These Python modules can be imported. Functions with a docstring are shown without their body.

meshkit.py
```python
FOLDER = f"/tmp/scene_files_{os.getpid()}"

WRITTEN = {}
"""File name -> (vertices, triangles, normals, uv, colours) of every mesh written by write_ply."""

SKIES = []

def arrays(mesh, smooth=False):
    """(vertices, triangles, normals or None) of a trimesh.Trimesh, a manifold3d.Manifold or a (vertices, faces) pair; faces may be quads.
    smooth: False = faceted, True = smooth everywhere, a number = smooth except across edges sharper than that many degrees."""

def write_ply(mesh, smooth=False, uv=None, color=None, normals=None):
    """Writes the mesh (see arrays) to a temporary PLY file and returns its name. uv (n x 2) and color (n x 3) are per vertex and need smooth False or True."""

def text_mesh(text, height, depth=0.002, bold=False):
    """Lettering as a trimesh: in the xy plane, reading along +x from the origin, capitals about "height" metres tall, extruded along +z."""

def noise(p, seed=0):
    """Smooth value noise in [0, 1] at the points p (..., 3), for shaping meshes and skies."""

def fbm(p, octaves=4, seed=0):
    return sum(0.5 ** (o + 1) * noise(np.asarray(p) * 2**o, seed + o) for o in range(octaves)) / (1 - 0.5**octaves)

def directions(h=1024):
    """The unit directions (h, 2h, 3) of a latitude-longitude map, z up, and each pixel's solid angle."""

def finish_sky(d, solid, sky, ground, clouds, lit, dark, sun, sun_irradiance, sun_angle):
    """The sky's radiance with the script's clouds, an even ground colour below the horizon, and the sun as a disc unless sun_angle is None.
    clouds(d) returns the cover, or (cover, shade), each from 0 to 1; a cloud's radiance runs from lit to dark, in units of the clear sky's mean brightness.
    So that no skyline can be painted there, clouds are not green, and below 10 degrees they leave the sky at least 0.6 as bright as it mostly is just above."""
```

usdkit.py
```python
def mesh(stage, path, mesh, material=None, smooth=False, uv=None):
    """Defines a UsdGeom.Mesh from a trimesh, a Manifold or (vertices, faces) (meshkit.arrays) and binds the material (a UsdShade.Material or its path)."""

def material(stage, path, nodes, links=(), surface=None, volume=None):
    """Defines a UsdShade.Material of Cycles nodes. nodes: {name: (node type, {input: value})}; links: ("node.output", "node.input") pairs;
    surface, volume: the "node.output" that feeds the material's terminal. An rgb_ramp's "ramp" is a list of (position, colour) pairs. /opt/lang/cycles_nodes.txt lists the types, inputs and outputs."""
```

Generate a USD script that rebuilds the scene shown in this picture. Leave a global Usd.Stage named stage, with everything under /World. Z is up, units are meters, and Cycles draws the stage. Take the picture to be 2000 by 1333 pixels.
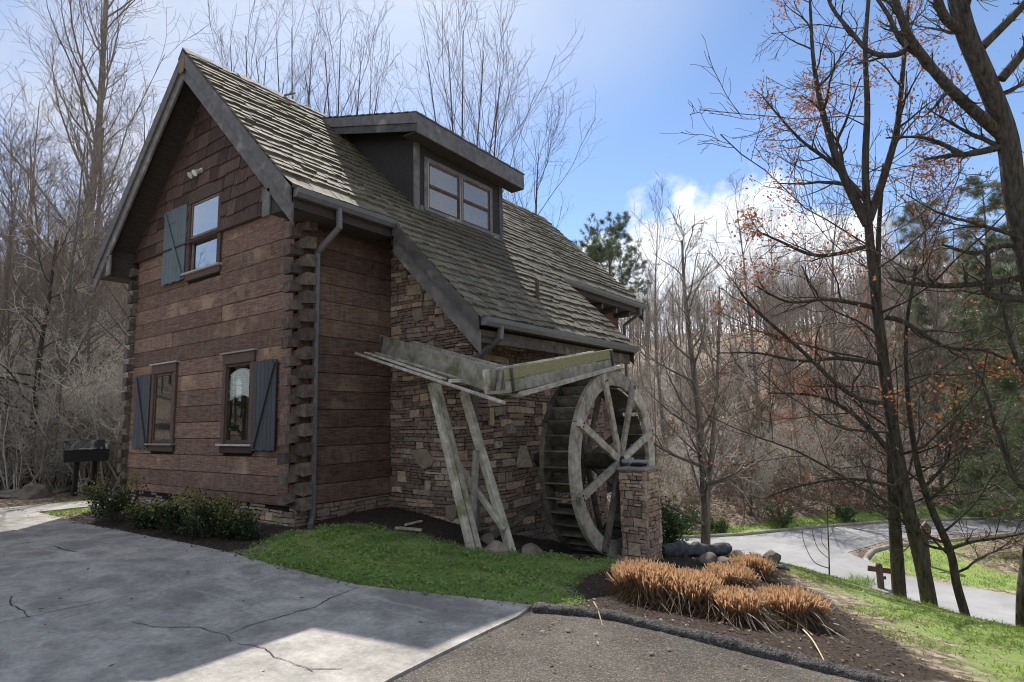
import math, random
import numpy as np, trimesh, usdkit, meshkit
from pxr import Usd, UsdGeom, UsdLux, UsdShade, Gf, Sdf, Vt
from shapely.geometry import Polygon, Point, LineString, MultiPolygon, box as sbox
from shapely.ops import unary_union
from shapely import contains_xy
from scipy.interpolate import RBFInterpolator
from scipy.spatial import Delaunay

stage = Usd.Stage.CreateInMemory()
UsdGeom.SetStageUpAxis(stage, 'Z'); UsdGeom.SetStageMetersPerUnit(stage, 1.0)
WORLD = UsdGeom.Xform.Define(stage, '/World').GetPrim(); stage.SetDefaultPrim(WORLD)
UsdGeom.Scope.Define(stage, '/World/Looks')
rng = np.random.default_rng(7); random.seed(7)

# ------------------------------------------------------------------ camera, sky, sun, exposure
EYE = np.array([7.663, -5.162, 1.118]); YAW, PITCH, ROLL, FPX = -.627, .131, -.022, 1185.0
SUN_EL = math.radians(50.0); SUN_AZ = YAW - math.radians(9.7)     # azimuth = atan2(x, y)
EXPOSURE, SKY_STRENGTH, SUN_I = 0.88, 0.10, 0.90
FW = np.array([math.sin(YAW)*math.cos(PITCH), math.cos(YAW)*math.cos(PITCH), math.sin(PITCH)])
RT = np.array([math.cos(YAW), -math.sin(YAW), 0.0]); UP = np.cross(RT, FW)
RT, UP = math.cos(ROLL)*RT+math.sin(ROLL)*UP, -math.sin(ROLL)*RT+math.cos(ROLL)*UP
cam = UsdGeom.Camera.Define(stage, '/World/camera')
m = Gf.Matrix4d(*[float(v) for v in (*RT, 0, *UP, 0, *(-FW), 0, *EYE, 1)])
UsdGeom.Xformable(cam).AddTransformOp().Set(m)
cam.CreateHorizontalApertureAttr(36.0); cam.CreateVerticalApertureAttr(36.0*682/1024)
cam.CreateFocalLengthAttr(36.0*FPX/2000); cam.CreateClippingRangeAttr(Gf.Vec2f(0.05, 5000)); cam.CreateFStopAttr(0.0)
cam.CreateExposureAttr(EXPOSURE)
SUN = np.array([math.sin(SUN_AZ)*math.cos(SUN_EL), math.cos(SUN_AZ)*math.cos(SUN_EL), math.sin(SUN_EL)])
sun = UsdLux.DistantLight.Define(stage, '/World/sun')
sun.CreateNormalizeAttr(True); sun.CreateIntensityAttr(SUN_I); sun.CreateAngleAttr(0.53); sun.CreateColorAttr(Gf.Vec3f(1.0, .95, .87))
zx = SUN; xx = np.cross([0, 0, 1.0], zx); xx /= np.linalg.norm(xx); yx = np.cross(zx, xx)
UsdGeom.Xformable(sun).AddTransformOp().Set(Gf.Matrix4d(*[float(v) for v in (*xx, 0, *yx, 0, *zx, 0, 0, 0, 60, 1)]))

def ray(px, py): return FW + RT*(px-1000)/FPX - UP*(py-666.5)/FPX
def at(px, py, t): return EYE + ray(px, py)*t                     # a point at depth t metres
def onx(px, py, x): d = ray(px, py); return EYE + d*(x-EYE[0])/d[0]
def ony(px, py, y): d = ray(px, py); return EYE + d*(y-EYE[1])/d[1]
def onz(px, py, z): d = ray(px, py); return EYE + d*(z-EYE[2])/d[2]

def M(name, nodes, links, surface='p.BSDF', volume=None):
    return usdkit.material(stage, '/World/Looks/'+name, nodes, links, surface=surface, volume=volume)

def dirvec(px, py): d = ray(px, py); return d/np.linalg.norm(d)
# sky: clear spring sky, a cumulus bank low over the far hill, thin bright veil of high cloud round the sun; white cover outside the view added for fill
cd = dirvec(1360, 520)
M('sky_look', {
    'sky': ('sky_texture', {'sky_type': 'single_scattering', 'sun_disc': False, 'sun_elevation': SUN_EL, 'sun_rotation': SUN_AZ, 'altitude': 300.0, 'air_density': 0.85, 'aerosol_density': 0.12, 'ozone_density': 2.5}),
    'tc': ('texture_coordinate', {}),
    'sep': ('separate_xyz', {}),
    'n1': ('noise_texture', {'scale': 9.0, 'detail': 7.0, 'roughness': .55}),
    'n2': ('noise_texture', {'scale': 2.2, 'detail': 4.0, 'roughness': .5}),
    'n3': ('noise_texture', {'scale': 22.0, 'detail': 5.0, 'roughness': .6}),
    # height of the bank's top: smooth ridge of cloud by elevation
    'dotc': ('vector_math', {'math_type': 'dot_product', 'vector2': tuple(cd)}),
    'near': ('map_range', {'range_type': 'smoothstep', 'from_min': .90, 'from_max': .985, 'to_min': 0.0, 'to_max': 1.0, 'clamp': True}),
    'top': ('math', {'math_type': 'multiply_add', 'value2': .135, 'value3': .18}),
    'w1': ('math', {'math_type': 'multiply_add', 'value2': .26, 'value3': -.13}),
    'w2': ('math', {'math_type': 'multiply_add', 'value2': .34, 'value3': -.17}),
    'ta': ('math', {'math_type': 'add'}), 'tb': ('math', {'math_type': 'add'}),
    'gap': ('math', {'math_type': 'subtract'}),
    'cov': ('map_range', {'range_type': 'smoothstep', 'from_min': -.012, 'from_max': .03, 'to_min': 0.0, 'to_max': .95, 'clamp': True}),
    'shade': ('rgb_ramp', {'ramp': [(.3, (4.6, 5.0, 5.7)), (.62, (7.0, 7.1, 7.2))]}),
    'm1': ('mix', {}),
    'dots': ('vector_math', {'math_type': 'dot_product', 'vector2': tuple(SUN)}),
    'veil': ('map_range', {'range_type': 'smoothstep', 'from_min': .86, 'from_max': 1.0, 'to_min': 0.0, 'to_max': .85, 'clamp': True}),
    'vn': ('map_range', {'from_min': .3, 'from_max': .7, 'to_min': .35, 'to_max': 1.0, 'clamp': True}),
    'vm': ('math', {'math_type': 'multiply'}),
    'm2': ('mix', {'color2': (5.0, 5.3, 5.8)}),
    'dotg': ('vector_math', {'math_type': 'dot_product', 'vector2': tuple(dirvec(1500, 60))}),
    'gapm': ('map_range', {'range_type': 'smoothstep', 'from_min': .90, 'from_max': .60, 'to_min': 0.0, 'to_max': .72, 'clamp': True}),  # cloud sheet everywhere but the visible gap, added to raise the fill light
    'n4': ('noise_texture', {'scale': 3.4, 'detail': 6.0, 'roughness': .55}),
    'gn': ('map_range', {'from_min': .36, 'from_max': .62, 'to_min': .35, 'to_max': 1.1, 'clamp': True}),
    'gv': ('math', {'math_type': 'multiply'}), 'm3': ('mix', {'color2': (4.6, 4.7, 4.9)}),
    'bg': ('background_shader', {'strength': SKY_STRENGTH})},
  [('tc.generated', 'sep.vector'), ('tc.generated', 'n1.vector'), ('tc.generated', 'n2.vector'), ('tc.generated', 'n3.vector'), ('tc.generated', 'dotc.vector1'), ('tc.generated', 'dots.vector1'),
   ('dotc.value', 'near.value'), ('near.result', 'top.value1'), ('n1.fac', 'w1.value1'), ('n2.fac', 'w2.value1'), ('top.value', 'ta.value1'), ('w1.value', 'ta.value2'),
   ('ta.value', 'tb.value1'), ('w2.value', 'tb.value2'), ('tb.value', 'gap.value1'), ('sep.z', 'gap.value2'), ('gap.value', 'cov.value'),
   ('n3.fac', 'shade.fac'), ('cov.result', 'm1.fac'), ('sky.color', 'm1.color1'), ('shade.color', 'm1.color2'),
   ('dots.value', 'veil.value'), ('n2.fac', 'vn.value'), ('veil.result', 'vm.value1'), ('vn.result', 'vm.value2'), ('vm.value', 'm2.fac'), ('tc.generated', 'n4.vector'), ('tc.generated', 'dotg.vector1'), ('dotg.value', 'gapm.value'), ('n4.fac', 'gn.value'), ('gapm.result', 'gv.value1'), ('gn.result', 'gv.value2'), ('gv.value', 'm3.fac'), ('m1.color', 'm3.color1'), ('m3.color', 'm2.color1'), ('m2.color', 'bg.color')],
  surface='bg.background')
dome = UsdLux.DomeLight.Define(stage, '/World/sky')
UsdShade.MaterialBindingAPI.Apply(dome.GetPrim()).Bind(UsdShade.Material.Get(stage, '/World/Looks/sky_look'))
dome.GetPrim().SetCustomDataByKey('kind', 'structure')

# ------------------------------------------------------------------ materials
def look(name, c1, c2, scale=4.0, stretch=(1, 1, 1), rough=.85, bumpd=.004, c3=None, c3scale=1.2, c3lo=.55, c3hi=.7, rnd=.35, island=False, detail=6, spec=.3, fine=None, hsvv=.35):
    """grain between c1 and c2 along the stretched axes, blotches of c3, a different tone for each piece, fine relief."""
    n = {'g': ('geometry', {}), 'map': ('mapping', {'scale': stretch}), 'oi': ('object_info', {}),
         'n': ('noise_texture', {'scale': scale, 'detail': float(detail), 'roughness': .65}),
         'r': ('rgb_ramp', {'ramp': [(.3, c1), (.7, c2)]}),
         'rv': ('map_range', {'to_min': 1-hsvv, 'to_max': 1+hsvv}), 'hv': ('hsv', {}),
         'b': ('bump', {'distance': bumpd, 'strength': .9}), 'p': ('principled_bsdf', {'roughness': rough, 'specular_ior_level': spec})}
    off = {'of': ('vector_math', {'math_type': 'scale', 'vector1': (37.0, 91.0, 53.0)}), 'ad': ('vector_math', {'math_type': 'add'})}
    n.update(off)
    rsrc = 'g.random_per_island' if island else 'oi.random'
    L = [('g.position', 'ad.vector1'), (rsrc, 'of.scale'), ('of.vector', 'ad.vector2'), ('ad.vector', 'map.vector'), ('map.vector', 'n.vector'), ('n.fac', 'r.fac'), (rsrc, 'rv.value'), ('rv.result', 'hv.value'),
         ('n.fac', 'b.height'), ('b.normal', 'p.normal'), ('hv.color', 'p.base_color')]
    if c3 is None:
        L.append(('r.color', 'hv.color'))
    else:
        n['n3'] = ('noise_texture', {'scale': c3scale, 'detail': 5.0, 'roughness': .6}); n['mr'] = ('map_range', {'range_type': 'smoothstep', 'from_min': c3lo, 'from_max': c3hi, 'clamp': True}); n['mx'] = ('mix', {'color2': c3})
        L += [('g.position', 'n3.vector'), ('n3.fac', 'mr.value'), ('mr.result', 'mx.fac'), ('r.color', 'mx.color1'), ('mx.color', 'hv.color')]
    return M(name, n, L)

def log_look(name, st, dark=1.0):
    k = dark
    return M(name, {'g': ('geometry', {}), 'oi': ('object_info', {}), 'of': ('vector_math', {'math_type': 'scale', 'vector1': (37.0, 91.0, 53.0)}), 'ad': ('vector_math', {'math_type': 'add'}),
        'map': ('mapping', {'scale': st}), 'mv': ('mapping', {'scale': (9.0, 9.0, 1.1)}),
        'n': ('noise_texture', {'scale': 5.0, 'detail': 8.0, 'roughness': .7}),
        'nb': ('noise_texture', {'scale': 1.1, 'detail': 5.0, 'roughness': .65}),
        'nv': ('noise_texture', {'scale': 1.6, 'detail': 3.0, 'roughness': .6}),
        'np': ('noise_texture', {'scale': 7.0, 'detail': 6.0, 'roughness': .75}),
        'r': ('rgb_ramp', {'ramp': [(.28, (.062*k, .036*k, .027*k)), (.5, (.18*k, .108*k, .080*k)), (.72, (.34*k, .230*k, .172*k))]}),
        'mr': ('map_range', {'range_type': 'smoothstep', 'from_min': .54, 'from_max': .74, 'to_max': .7, 'clamp': True}), 'mx': ('mix', {'color2': (.45*k, .33*k, .20*k)}),
        'mg': ('map_range', {'range_type': 'smoothstep', 'from_min': .50, 'from_max': .68, 'to_max': .5, 'clamp': True}), 'mx2': ('mix', {'color2': (.23*k, .185*k, .150*k)}),
        'mf': ('map_range', {'range_type': 'smoothstep', 'from_min': .55, 'from_max': .68, 'to_max': .8, 'clamp': True}), 'mx3': ('mix', {'color2': (.075*k, .05*k, .045*k)}),
        'rv': ('map_range', {'to_min': .72, 'to_max': 1.3}), 'hv': ('hsv', {}), 'b': ('bump', {'distance': .006, 'strength': .9}),
        'p': ('principled_bsdf', {'roughness': .8, 'specular_ior_level': .25})},
      [('g.position', 'ad.vector1'), ('oi.random', 'of.scale'), ('of.vector', 'ad.vector2'), ('ad.vector', 'map.vector'), ('map.vector', 'n.vector'), ('ad.vector', 'nb.vector'), ('ad.vector', 'mv.vector'), ('mv.vector', 'nv.vector'), ('ad.vector', 'np.vector'),
       ('n.fac', 'r.fac'), ('nb.fac', 'mr.value'), ('r.color', 'mx.color1'), ('mr.result', 'mx.fac'), ('nv.fac', 'mg.value'), ('mx.color', 'mx2.color1'), ('mg.result', 'mx2.fac'), ('np.fac', 'mf.value'), ('mx2.color', 'mx3.color1'), ('mf.result', 'mx3.fac'),
       ('oi.random', 'rv.value'), ('rv.result', 'hv.value'), ('mx3.color', 'hv.color'), ('hv.color', 'p.base_color'), ('n.fac', 'b.height'), ('b.normal', 'p.normal')])
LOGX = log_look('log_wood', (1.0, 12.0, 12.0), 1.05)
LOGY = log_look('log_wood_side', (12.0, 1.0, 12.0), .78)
LOGEND = look('log_end_grain', (.06, .047, .040), (.175, .14, .118), 10, (1, 1, 1), c3=(.22, .165, .12), c3scale=4)
SHINGLE_W = look('gable_shingle', (.05, .032, .027), (.15, .098, .08), 5, (10, 10, 1), hsvv=.4)
TRIM = look('trim_board', (.075, .070, .066), (.165, .155, .145), 3, (2, 2, 2), rough=.6, c3=(.25, .235, .215), c3scale=2.2)
TRIMW = look('window_trim', (.055, .036, .028), (.125, .085, .066), 6, (6, 6, 2), rough=.7)
SILL = look('sill_paint', (.30, .27, .25), (.45, .42, .40), 12)
SHUT = look('shutter_paint', (.045, .050, .057), (.072, .078, .088), 5, (12, 12, 1), rough=.55, bumpd=.002, hsvv=.18)
SHUTU = look('shutter_paint_upper', (.09, .12, .13), (.14, .175, .18), 5, (12, 12, 1), rough=.55, bumpd=.002, hsvv=.15)
GUT = look('gutter_metal', (.13, .135, .135), (.17, .172, .17), 6, rough=.38, bumpd=.0008, spec=.5, hsvv=.1)
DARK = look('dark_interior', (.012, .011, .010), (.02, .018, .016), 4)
SOFF = look('soffit_board', (.045, .037, .034), (.085, .068, .062), 5, (6, 1, 6))
WOODG = look('weathered_grey_wood', (.24, .22, .175), (.60, .56, .47), 3, (2.5, 2.5, 2.5), c3=(.20, .21, .105), c3scale=3.5, c3lo=.5, c3hi=.7, bumpd=.006)
WOODW = look('bleached_rail_wood', (.16, .145, .12), (.50, .47, .41), 4, (2, 2, 2), bumpd=.005)
WOODD = look('wet_dark_wood', (.045, .039, .032), (.16, .14, .112), 3, (2, 2, 2), c3=(.23, .205, .16), c3scale=4)  # darker board tone for rear, inner and lower timbers
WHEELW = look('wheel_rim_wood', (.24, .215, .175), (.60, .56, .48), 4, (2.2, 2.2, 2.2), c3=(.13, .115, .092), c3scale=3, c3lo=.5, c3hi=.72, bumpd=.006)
IRON = look('black_iron', (.006, .006, .007), (.016, .016, .017), 20, rough=.55, bumpd=.001, spec=.3)
STEEL = look('shaft_steel', (.25, .25, .25), (.4, .4, .4), 20, rough=.35, spec=.6)
MORTAR = look('mortar', (.055, .047, .039), (.11, .096, .08), 14)
BLIND = look('white_blind', (.78, .77, .74), (.84, .83, .80), 6, hsvv=.05)
CAPST = look('cap_stone', (.20, .185, .16), (.36, .335, .29), 9)
LAMPW = look('lamp_white', (.6, .6, .58), (.7, .7, .68), 8, rough=.3)
def stone_look(name, island, k=1.0):
    src = 'g.random_per_island' if island else 'oi.random'
    return M(name, {'g': ('geometry', {}), 'oi': ('object_info', {}), 'wn': ('math', {'math_type': 'multiply', 'value2': 7.31}), 'fr': ('math', {'math_type': 'fraction'}),
        'r': ('rgb_ramp', {'ramp': [(0, (.10*k, .076*k, .060*k)), (.2, (.165*k, .115*k, .080*k)), (.4, (.135*k, .115*k, .095*k)), (.58, (.22*k, .158*k, .105*k)), (.75, (.165*k, .145*k, .118*k)), (.88, (.26*k, .205*k, .135*k)), (1, (.11*k, .094*k, .080*k))]}),
        'n': ('noise_texture', {'scale': 16.0, 'detail': 7.0, 'roughness': .7}), 'mr': ('map_range', {'from_min': .3, 'from_max': .7, 'to_min': .55, 'to_max': 1.4}), 'hv': ('hsv', {}),
        'b': ('bump', {'distance': .012, 'strength': .9}), 'p': ('principled_bsdf', {'roughness': .88, 'specular_ior_level': .25})},
      [(src, 'wn.value1'), ('wn.value', 'fr.value1'), ('fr.value', 'r.fac'), ('g.position', 'n.vector'), ('n.fac', 'mr.value'), ('mr.result', 'hv.value'), ('r.color', 'hv.color'), ('hv.color', 'p.base_color'), ('n.fac', 'b.height'), ('b.normal', 'p.normal')])
STONE = stone_look('ledge_stone', False, 2.55); STONES = stone_look('ledge_stone_small', True, 2.55)
STONET = look('tan_field_stone', (.30, .25, .18), (.46, .39, .28), 9, bumpd=.01, hsvv=.25)
ROCK = look('boulder_stone', (.12, .10, .08), (.33, .285, .23), 5, bumpd=.02, hsvv=.3, c3=(.24, .17, .11), c3scale=3)
ROCKB = look('brown_slab_stone', (.10, .085, .068), (.30, .255, .205), 6, bumpd=.02, hsvv=.1, c3=(.16, .16, .10), c3scale=3)
ROCKD = look('dark_wet_rock', (.03, .033, .036), (.115, .12, .125), 9, bumpd=.03, hsvv=.2)
def shake_look(name, island):
    src = 'g.random_per_island' if island else 'oi.random'
    return M(name, {'g': ('geometry', {}), 'oi': ('object_info', {}), 'of': ('vector_math', {'math_type': 'scale', 'vector1': (37.0, 91.0, 53.0)}), 'ad': ('vector_math', {'math_type': 'add'}),
        'map': ('mapping', {'scale': (2.0, 22.0, 2.0)}), 'n': ('noise_texture', {'scale': 4.0, 'detail': 6.0, 'roughness': .7}),
        'r': ('rgb_ramp', {'ramp': [(.28, (.075, .066, .048)), (.5, (.18, .158, .118)), (.74, (.30, .268, .21))]}),
        'nm': ('noise_texture', {'scale': 1.7, 'detail': 6.0, 'roughness': .7}), 'mm': ('map_range', {'range_type': 'smoothstep', 'from_min': .48, 'from_max': .68, 'to_max': .62, 'clamp': True}), 'mx': ('mix', {'color2': (.19, .185, .075)}),
        'rv': ('map_range', {'to_min': .70, 'to_max': 1.2}), 'hv': ('hsv', {}), 'b': ('bump', {'distance': .008, 'strength': 1.0}), 'p': ('principled_bsdf', {'roughness': .85, 'specular_ior_level': .3})},
      [('g.position', 'ad.vector1'), (src, 'of.scale'), ('of.vector', 'ad.vector2'), ('ad.vector', 'map.vector'), ('map.vector', 'n.vector'), ('n.fac', 'r.fac'), ('g.position', 'nm.vector'), ('nm.fac', 'mm.value'), ('mm.result', 'mx.fac'), ('r.color', 'mx.color1'),
       (src, 'rv.value'), ('rv.result', 'hv.value'), ('mx.color', 'hv.color'), ('hv.color', 'p.base_color'), ('n.fac', 'b.height'), ('b.normal', 'p.normal')])
SHAKE = shake_look('cedar_shake', False); SHAKES = shake_look('cedar_shake_small', True)
def glass(name, lo, hi=.6): return M(name, {'lw': ('layer_weight', {'blend': .5}), 'pw': ('math', {'math_type': 'power', 'value2': 3.5}), 't': ('transparent_bsdf', {'color': (.92, .94, .94)}), 'gl': ('glossy_bsdf', {'roughness': .008, 'color': (.95, .97, 1.0)}), 'mn': ('map_range', {'from_min': 0.0, 'from_max': 1.0, 'to_min': lo, 'to_max': hi}), 'm': ('mix_closure', {})},
          [('lw.facing', 'pw.value1'), ('pw.value', 'mn.value'), ('mn.result', 'm.fac'), ('t.BSDF', 'm.closure1'), ('gl.BSDF', 'm.closure2')], surface='m.closure')
GLASS = glass('window_glass', .02); GLASSM = glass('dormer_glass', .13); GLASSU = glass('coated_glass', .34)
# concrete with stains, light scuffs; exposed aggregate asphalt; rough black kerb; road
def ground_look(name, c1, c2, s1, c3, s3, lo, hi, speck=None, sscale=120.0, bumpd=.003, bscale=60.0, rough=.9, c4=None, grain=0):
    n = {'g': ('geometry', {}), 'n1': ('noise_texture', {'scale': s1, 'detail': 8.0, 'roughness': .6, 'distortion': .4}), 'r': ('rgb_ramp', {'ramp': [(.3, c1), (.7, c2)]}),
         'n3': ('noise_texture', {'scale': s3, 'detail': 6.0, 'roughness': .65}), 'mr': ('map_range', {'range_type': 'smoothstep', 'from_min': lo, 'from_max': hi, 'to_max': .8, 'clamp': True}), 'mx': ('mix', {'color2': c3}),
         'nb': ('noise_texture', {'scale': bscale, 'detail': 4.0, 'roughness': .7}), 'b': ('bump', {'distance': bumpd, 'strength': 1.0}), 'p': ('principled_bsdf', {'roughness': rough, 'specular_ior_level': .25})}
    L = [('g.position', 'n1.vector'), ('n1.fac', 'r.fac'), ('g.position', 'n3.vector'), ('n3.fac', 'mr.value'), ('mr.result', 'mx.fac'), ('r.color', 'mx.color1'), ('g.position', 'nb.vector'), ('nb.fac', 'b.height'), ('b.normal', 'p.normal')]
    last = 'mx.color'
    if c4:
        n['mp'] = ('mapping', {'scale': (.5, 2.4, 1), 'rotation': (0, 0, .5)}); n['n4'] = ('noise_texture', {'scale': 1.6, 'detail': 5.0, 'roughness': .6}); n['m4'] = ('map_range', {'range_type': 'smoothstep', 'from_min': .55, 'from_max': .7, 'to_max': .45, 'clamp': True}); n['x4'] = ('mix', {'color2': c4})
        L += [('g.position', 'mp.vector'), ('mp.vector', 'n4.vector'), ('n4.fac', 'm4.value'), ('m4.result', 'x4.fac'), (last, 'x4.color1')]; last = 'x4.color'
    if speck:
        n['v'] = ('voronoi_texture', {'scale': sscale, 'feature': 'f1'}); n['sr'] = ('separate_color', {}); n['vr'] = ('rgb_ramp', {'ramp': speck}); n['dm'] = ('map_range', {'from_min': .25, 'from_max': .5, 'to_min': .85, 'to_max': .1, 'clamp': True}); n['xs'] = ('mix', {})
        L += [('g.position', 'v.vector'), ('v.color', 'sr.color'), ('sr.r', 'vr.fac'), ('v.distance', 'dm.value'), ('dm.result', 'xs.fac'), (last, 'xs.color1'), ('vr.color', 'xs.color2')]; last = 'xs.color'
        L[[i for i, q in enumerate(L) if q[1] == 'b.height'][0]] = ('dm.result', 'b.height')
    if grain:
        n['ng'] = ('noise_texture', {'scale': 22.0, 'detail': 8.0, 'roughness': .8}); n['mg'] = ('map_range', {'from_min': .3, 'from_max': .7, 'to_min': 1-grain, 'to_max': 1+grain}); n['hg'] = ('hsv', {})
        L += [('g.position', 'ng.vector'), ('ng.fac', 'mg.value'), ('mg.result', 'hg.value'), (last, 'hg.color')]; last = 'hg.color'
    L.append((last, 'p.base_color'))
    return M(name, n, L)
CONC = ground_look('concrete', (.25, .238, .22), (.47, .445, .405), 3.4, (.20, .19, .172), 1.1, .46, .66, bumpd=.002, bscale=90, c4=(.54, .515, .47), grain=.28)
AGG = ground_look('aggregate_asphalt', (.055, .049, .042), (.125, .112, .094), 2.0, (.045, .039, .034), 1.1, .46, .66, speck=[(0, (.035, .032, .028)), (.35, (.09, .078, .064)), (.6, (.15, .13, .10)), (.85, (.27, .24, .195)), (1, (.40, .36, .30))], sscale=85.0, bumpd=.005)
KERBB = ground_look('asphalt_kerb_look', (.04, .038, .036), (.09, .087, .082), 12, (.03, .029, .028), 6, .5, .7, speck=[(0, (.02, .019, .018)), (.5, (.07, .068, .064)), (.8, (.17, .165, .155)), (1, (.30, .29, .27))], sscale=70.0, bumpd=.012)
ROADL = ground_look('road_asphalt', (.25, .25, .255), (.36, .36, .365), .8, (.19, .19, .195), .35, .5, .7, bumpd=.003, bscale=80)
KERBC = ground_look('road_kerb_look', (.26, .245, .21), (.42, .395, .34), 3, (.2, .185, .15), 2, .5, .7)
def bark_look(name, c1, c2, k=1.0):
    return M(name, {'g': ('texture_coordinate', {}), 'map': ('mapping', {'scale': (9.0, 9.0, 1.6)}), 'n': ('noise_texture', {'scale': 2.2, 'detail': 7.0, 'roughness': .7}), 'r': ('rgb_ramp', {'ramp': [(.3, c1), (.7, c2)]}), 'oi': ('object_info', {}), 'rv': ('map_range', {'to_min': .75, 'to_max': 1.25}), 'hv': ('hsv', {}),
        'b': ('bump', {'distance': .07, 'strength': 1.0}), 'p': ('principled_bsdf', {'roughness': .9, 'specular_ior_level': .2})},
      [('g.object', 'map.vector'), ('map.vector', 'n.vector'), ('n.fac', 'r.fac'), ('r.color', 'hv.color'), ('oi.random', 'rv.value'), ('rv.result', 'hv.value'), ('hv.color', 'p.base_color'), ('n.fac', 'b.height'), ('b.normal', 'p.normal')])
BARK = bark_look('bark_grey', (.11, .095, .08), (.34, .30, .25)); BARKD = bark_look('bark_dark_oak', (.022, .019, .016), (.17, .15, .125)); TWIG = bark_look('twig_bark', (.24, .20, .17), (.48, .42, .36)); TWIGM = bark_look('twig_brown', (.17, .13, .105), (.36, .285, .23)); TWIGD = bark_look('twig_dark', (.075, .06, .05), (.17, .14, .115))
TWIGP = bark_look('brush_pale', (.48, .44, .37), (.85, .80, .71))  # very pale twigs: sunlit highlights on the brush put into the colour
def leaf_look(name, c1, c2, tr=.35):
    return M(name, {'g': ('geometry', {}), 'r': ('rgb_ramp', {'ramp': [(0, c1), (1, c2)]}), 'd': ('diffuse_bsdf', {}), 't': ('translucent_bsdf', {}), 'gl': ('glossy_bsdf', {'roughness': .45, 'color': (.9, .95, .9)}), 'm': ('mix_closure', {'fac': tr}), 'm2': ('mix_closure', {'fac': .04})},
      [('g.random_per_island', 'r.fac'), ('r.color', 'd.color'), ('r.color', 't.color'), ('d.BSDF', 'm.closure1'), ('t.BSDF', 'm.closure2'), ('m.closure', 'm2.closure1'), ('gl.BSDF', 'm2.closure2')], surface='m2.closure')
LEAFO = leaf_look('dead_leaf', (.36, .14, .06), (.78, .40, .18), .45); NEEDLE = leaf_look('pine_needle', (.11, .15, .07), (.26, .31, .15), .35); EVER = leaf_look('evergreen_leaf', (.07, .13, .035), (.20, .28, .08), .35)
BOX = leaf_look('shrub_leaf', (.045, .072, .025), (.20, .22, .065), .3); BOXY = leaf_look('shrub_leaf_tip', (.28, .27, .07), (.60, .46, .12), .35)
GRASS = M('grass_blade', {'g': ('geometry', {}), 'r': ('rgb_ramp', {'ramp': [(0, (.30, .43, .14)), (.4, (.50, .64, .25)), (.65, (.67, .74, .37)), (.82, (.80, .76, .48)), (1, (.72, .60, .44))]}), 'd': ('diffuse_bsdf', {}), 't': ('translucent_bsdf', {}), 'm': ('mix_closure', {'fac': .4})}, [('g.random_per_island', 'r.fac'), ('r.color', 'd.color'), ('r.color', 't.color'), ('d.BSDF', 'm.closure1'), ('t.BSDF', 'm.closure2')], surface='m.closure'); GRASSY = M('slope_grass_blade', {'g': ('geometry', {}), 'r': ('rgb_ramp', {'ramp': [(0, (.20, .29, .06)), (.4, (.42, .50, .13)), (.62, (.62, .62, .25)), (.8, (.72, .62, .38)), (1, (.52, .40, .28))]}), 'd': ('diffuse_bsdf', {}), 't': ('translucent_bsdf', {}), 'm': ('mix_closure', {'fac': .45})}, [('g.random_per_island', 'r.fac'), ('r.color', 'd.color'), ('r.color', 't.color'), ('d.BSDF', 'm.closure1'), ('t.BSDF', 'm.closure2')], surface='m.closure'); STRAW = leaf_look('straw_cut', (.56, .36, .20), (.95, .84, .62), .5); STRAWD = leaf_look('straw_stem', (.16, .11, .06), (.34, .25, .14), .2)
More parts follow.
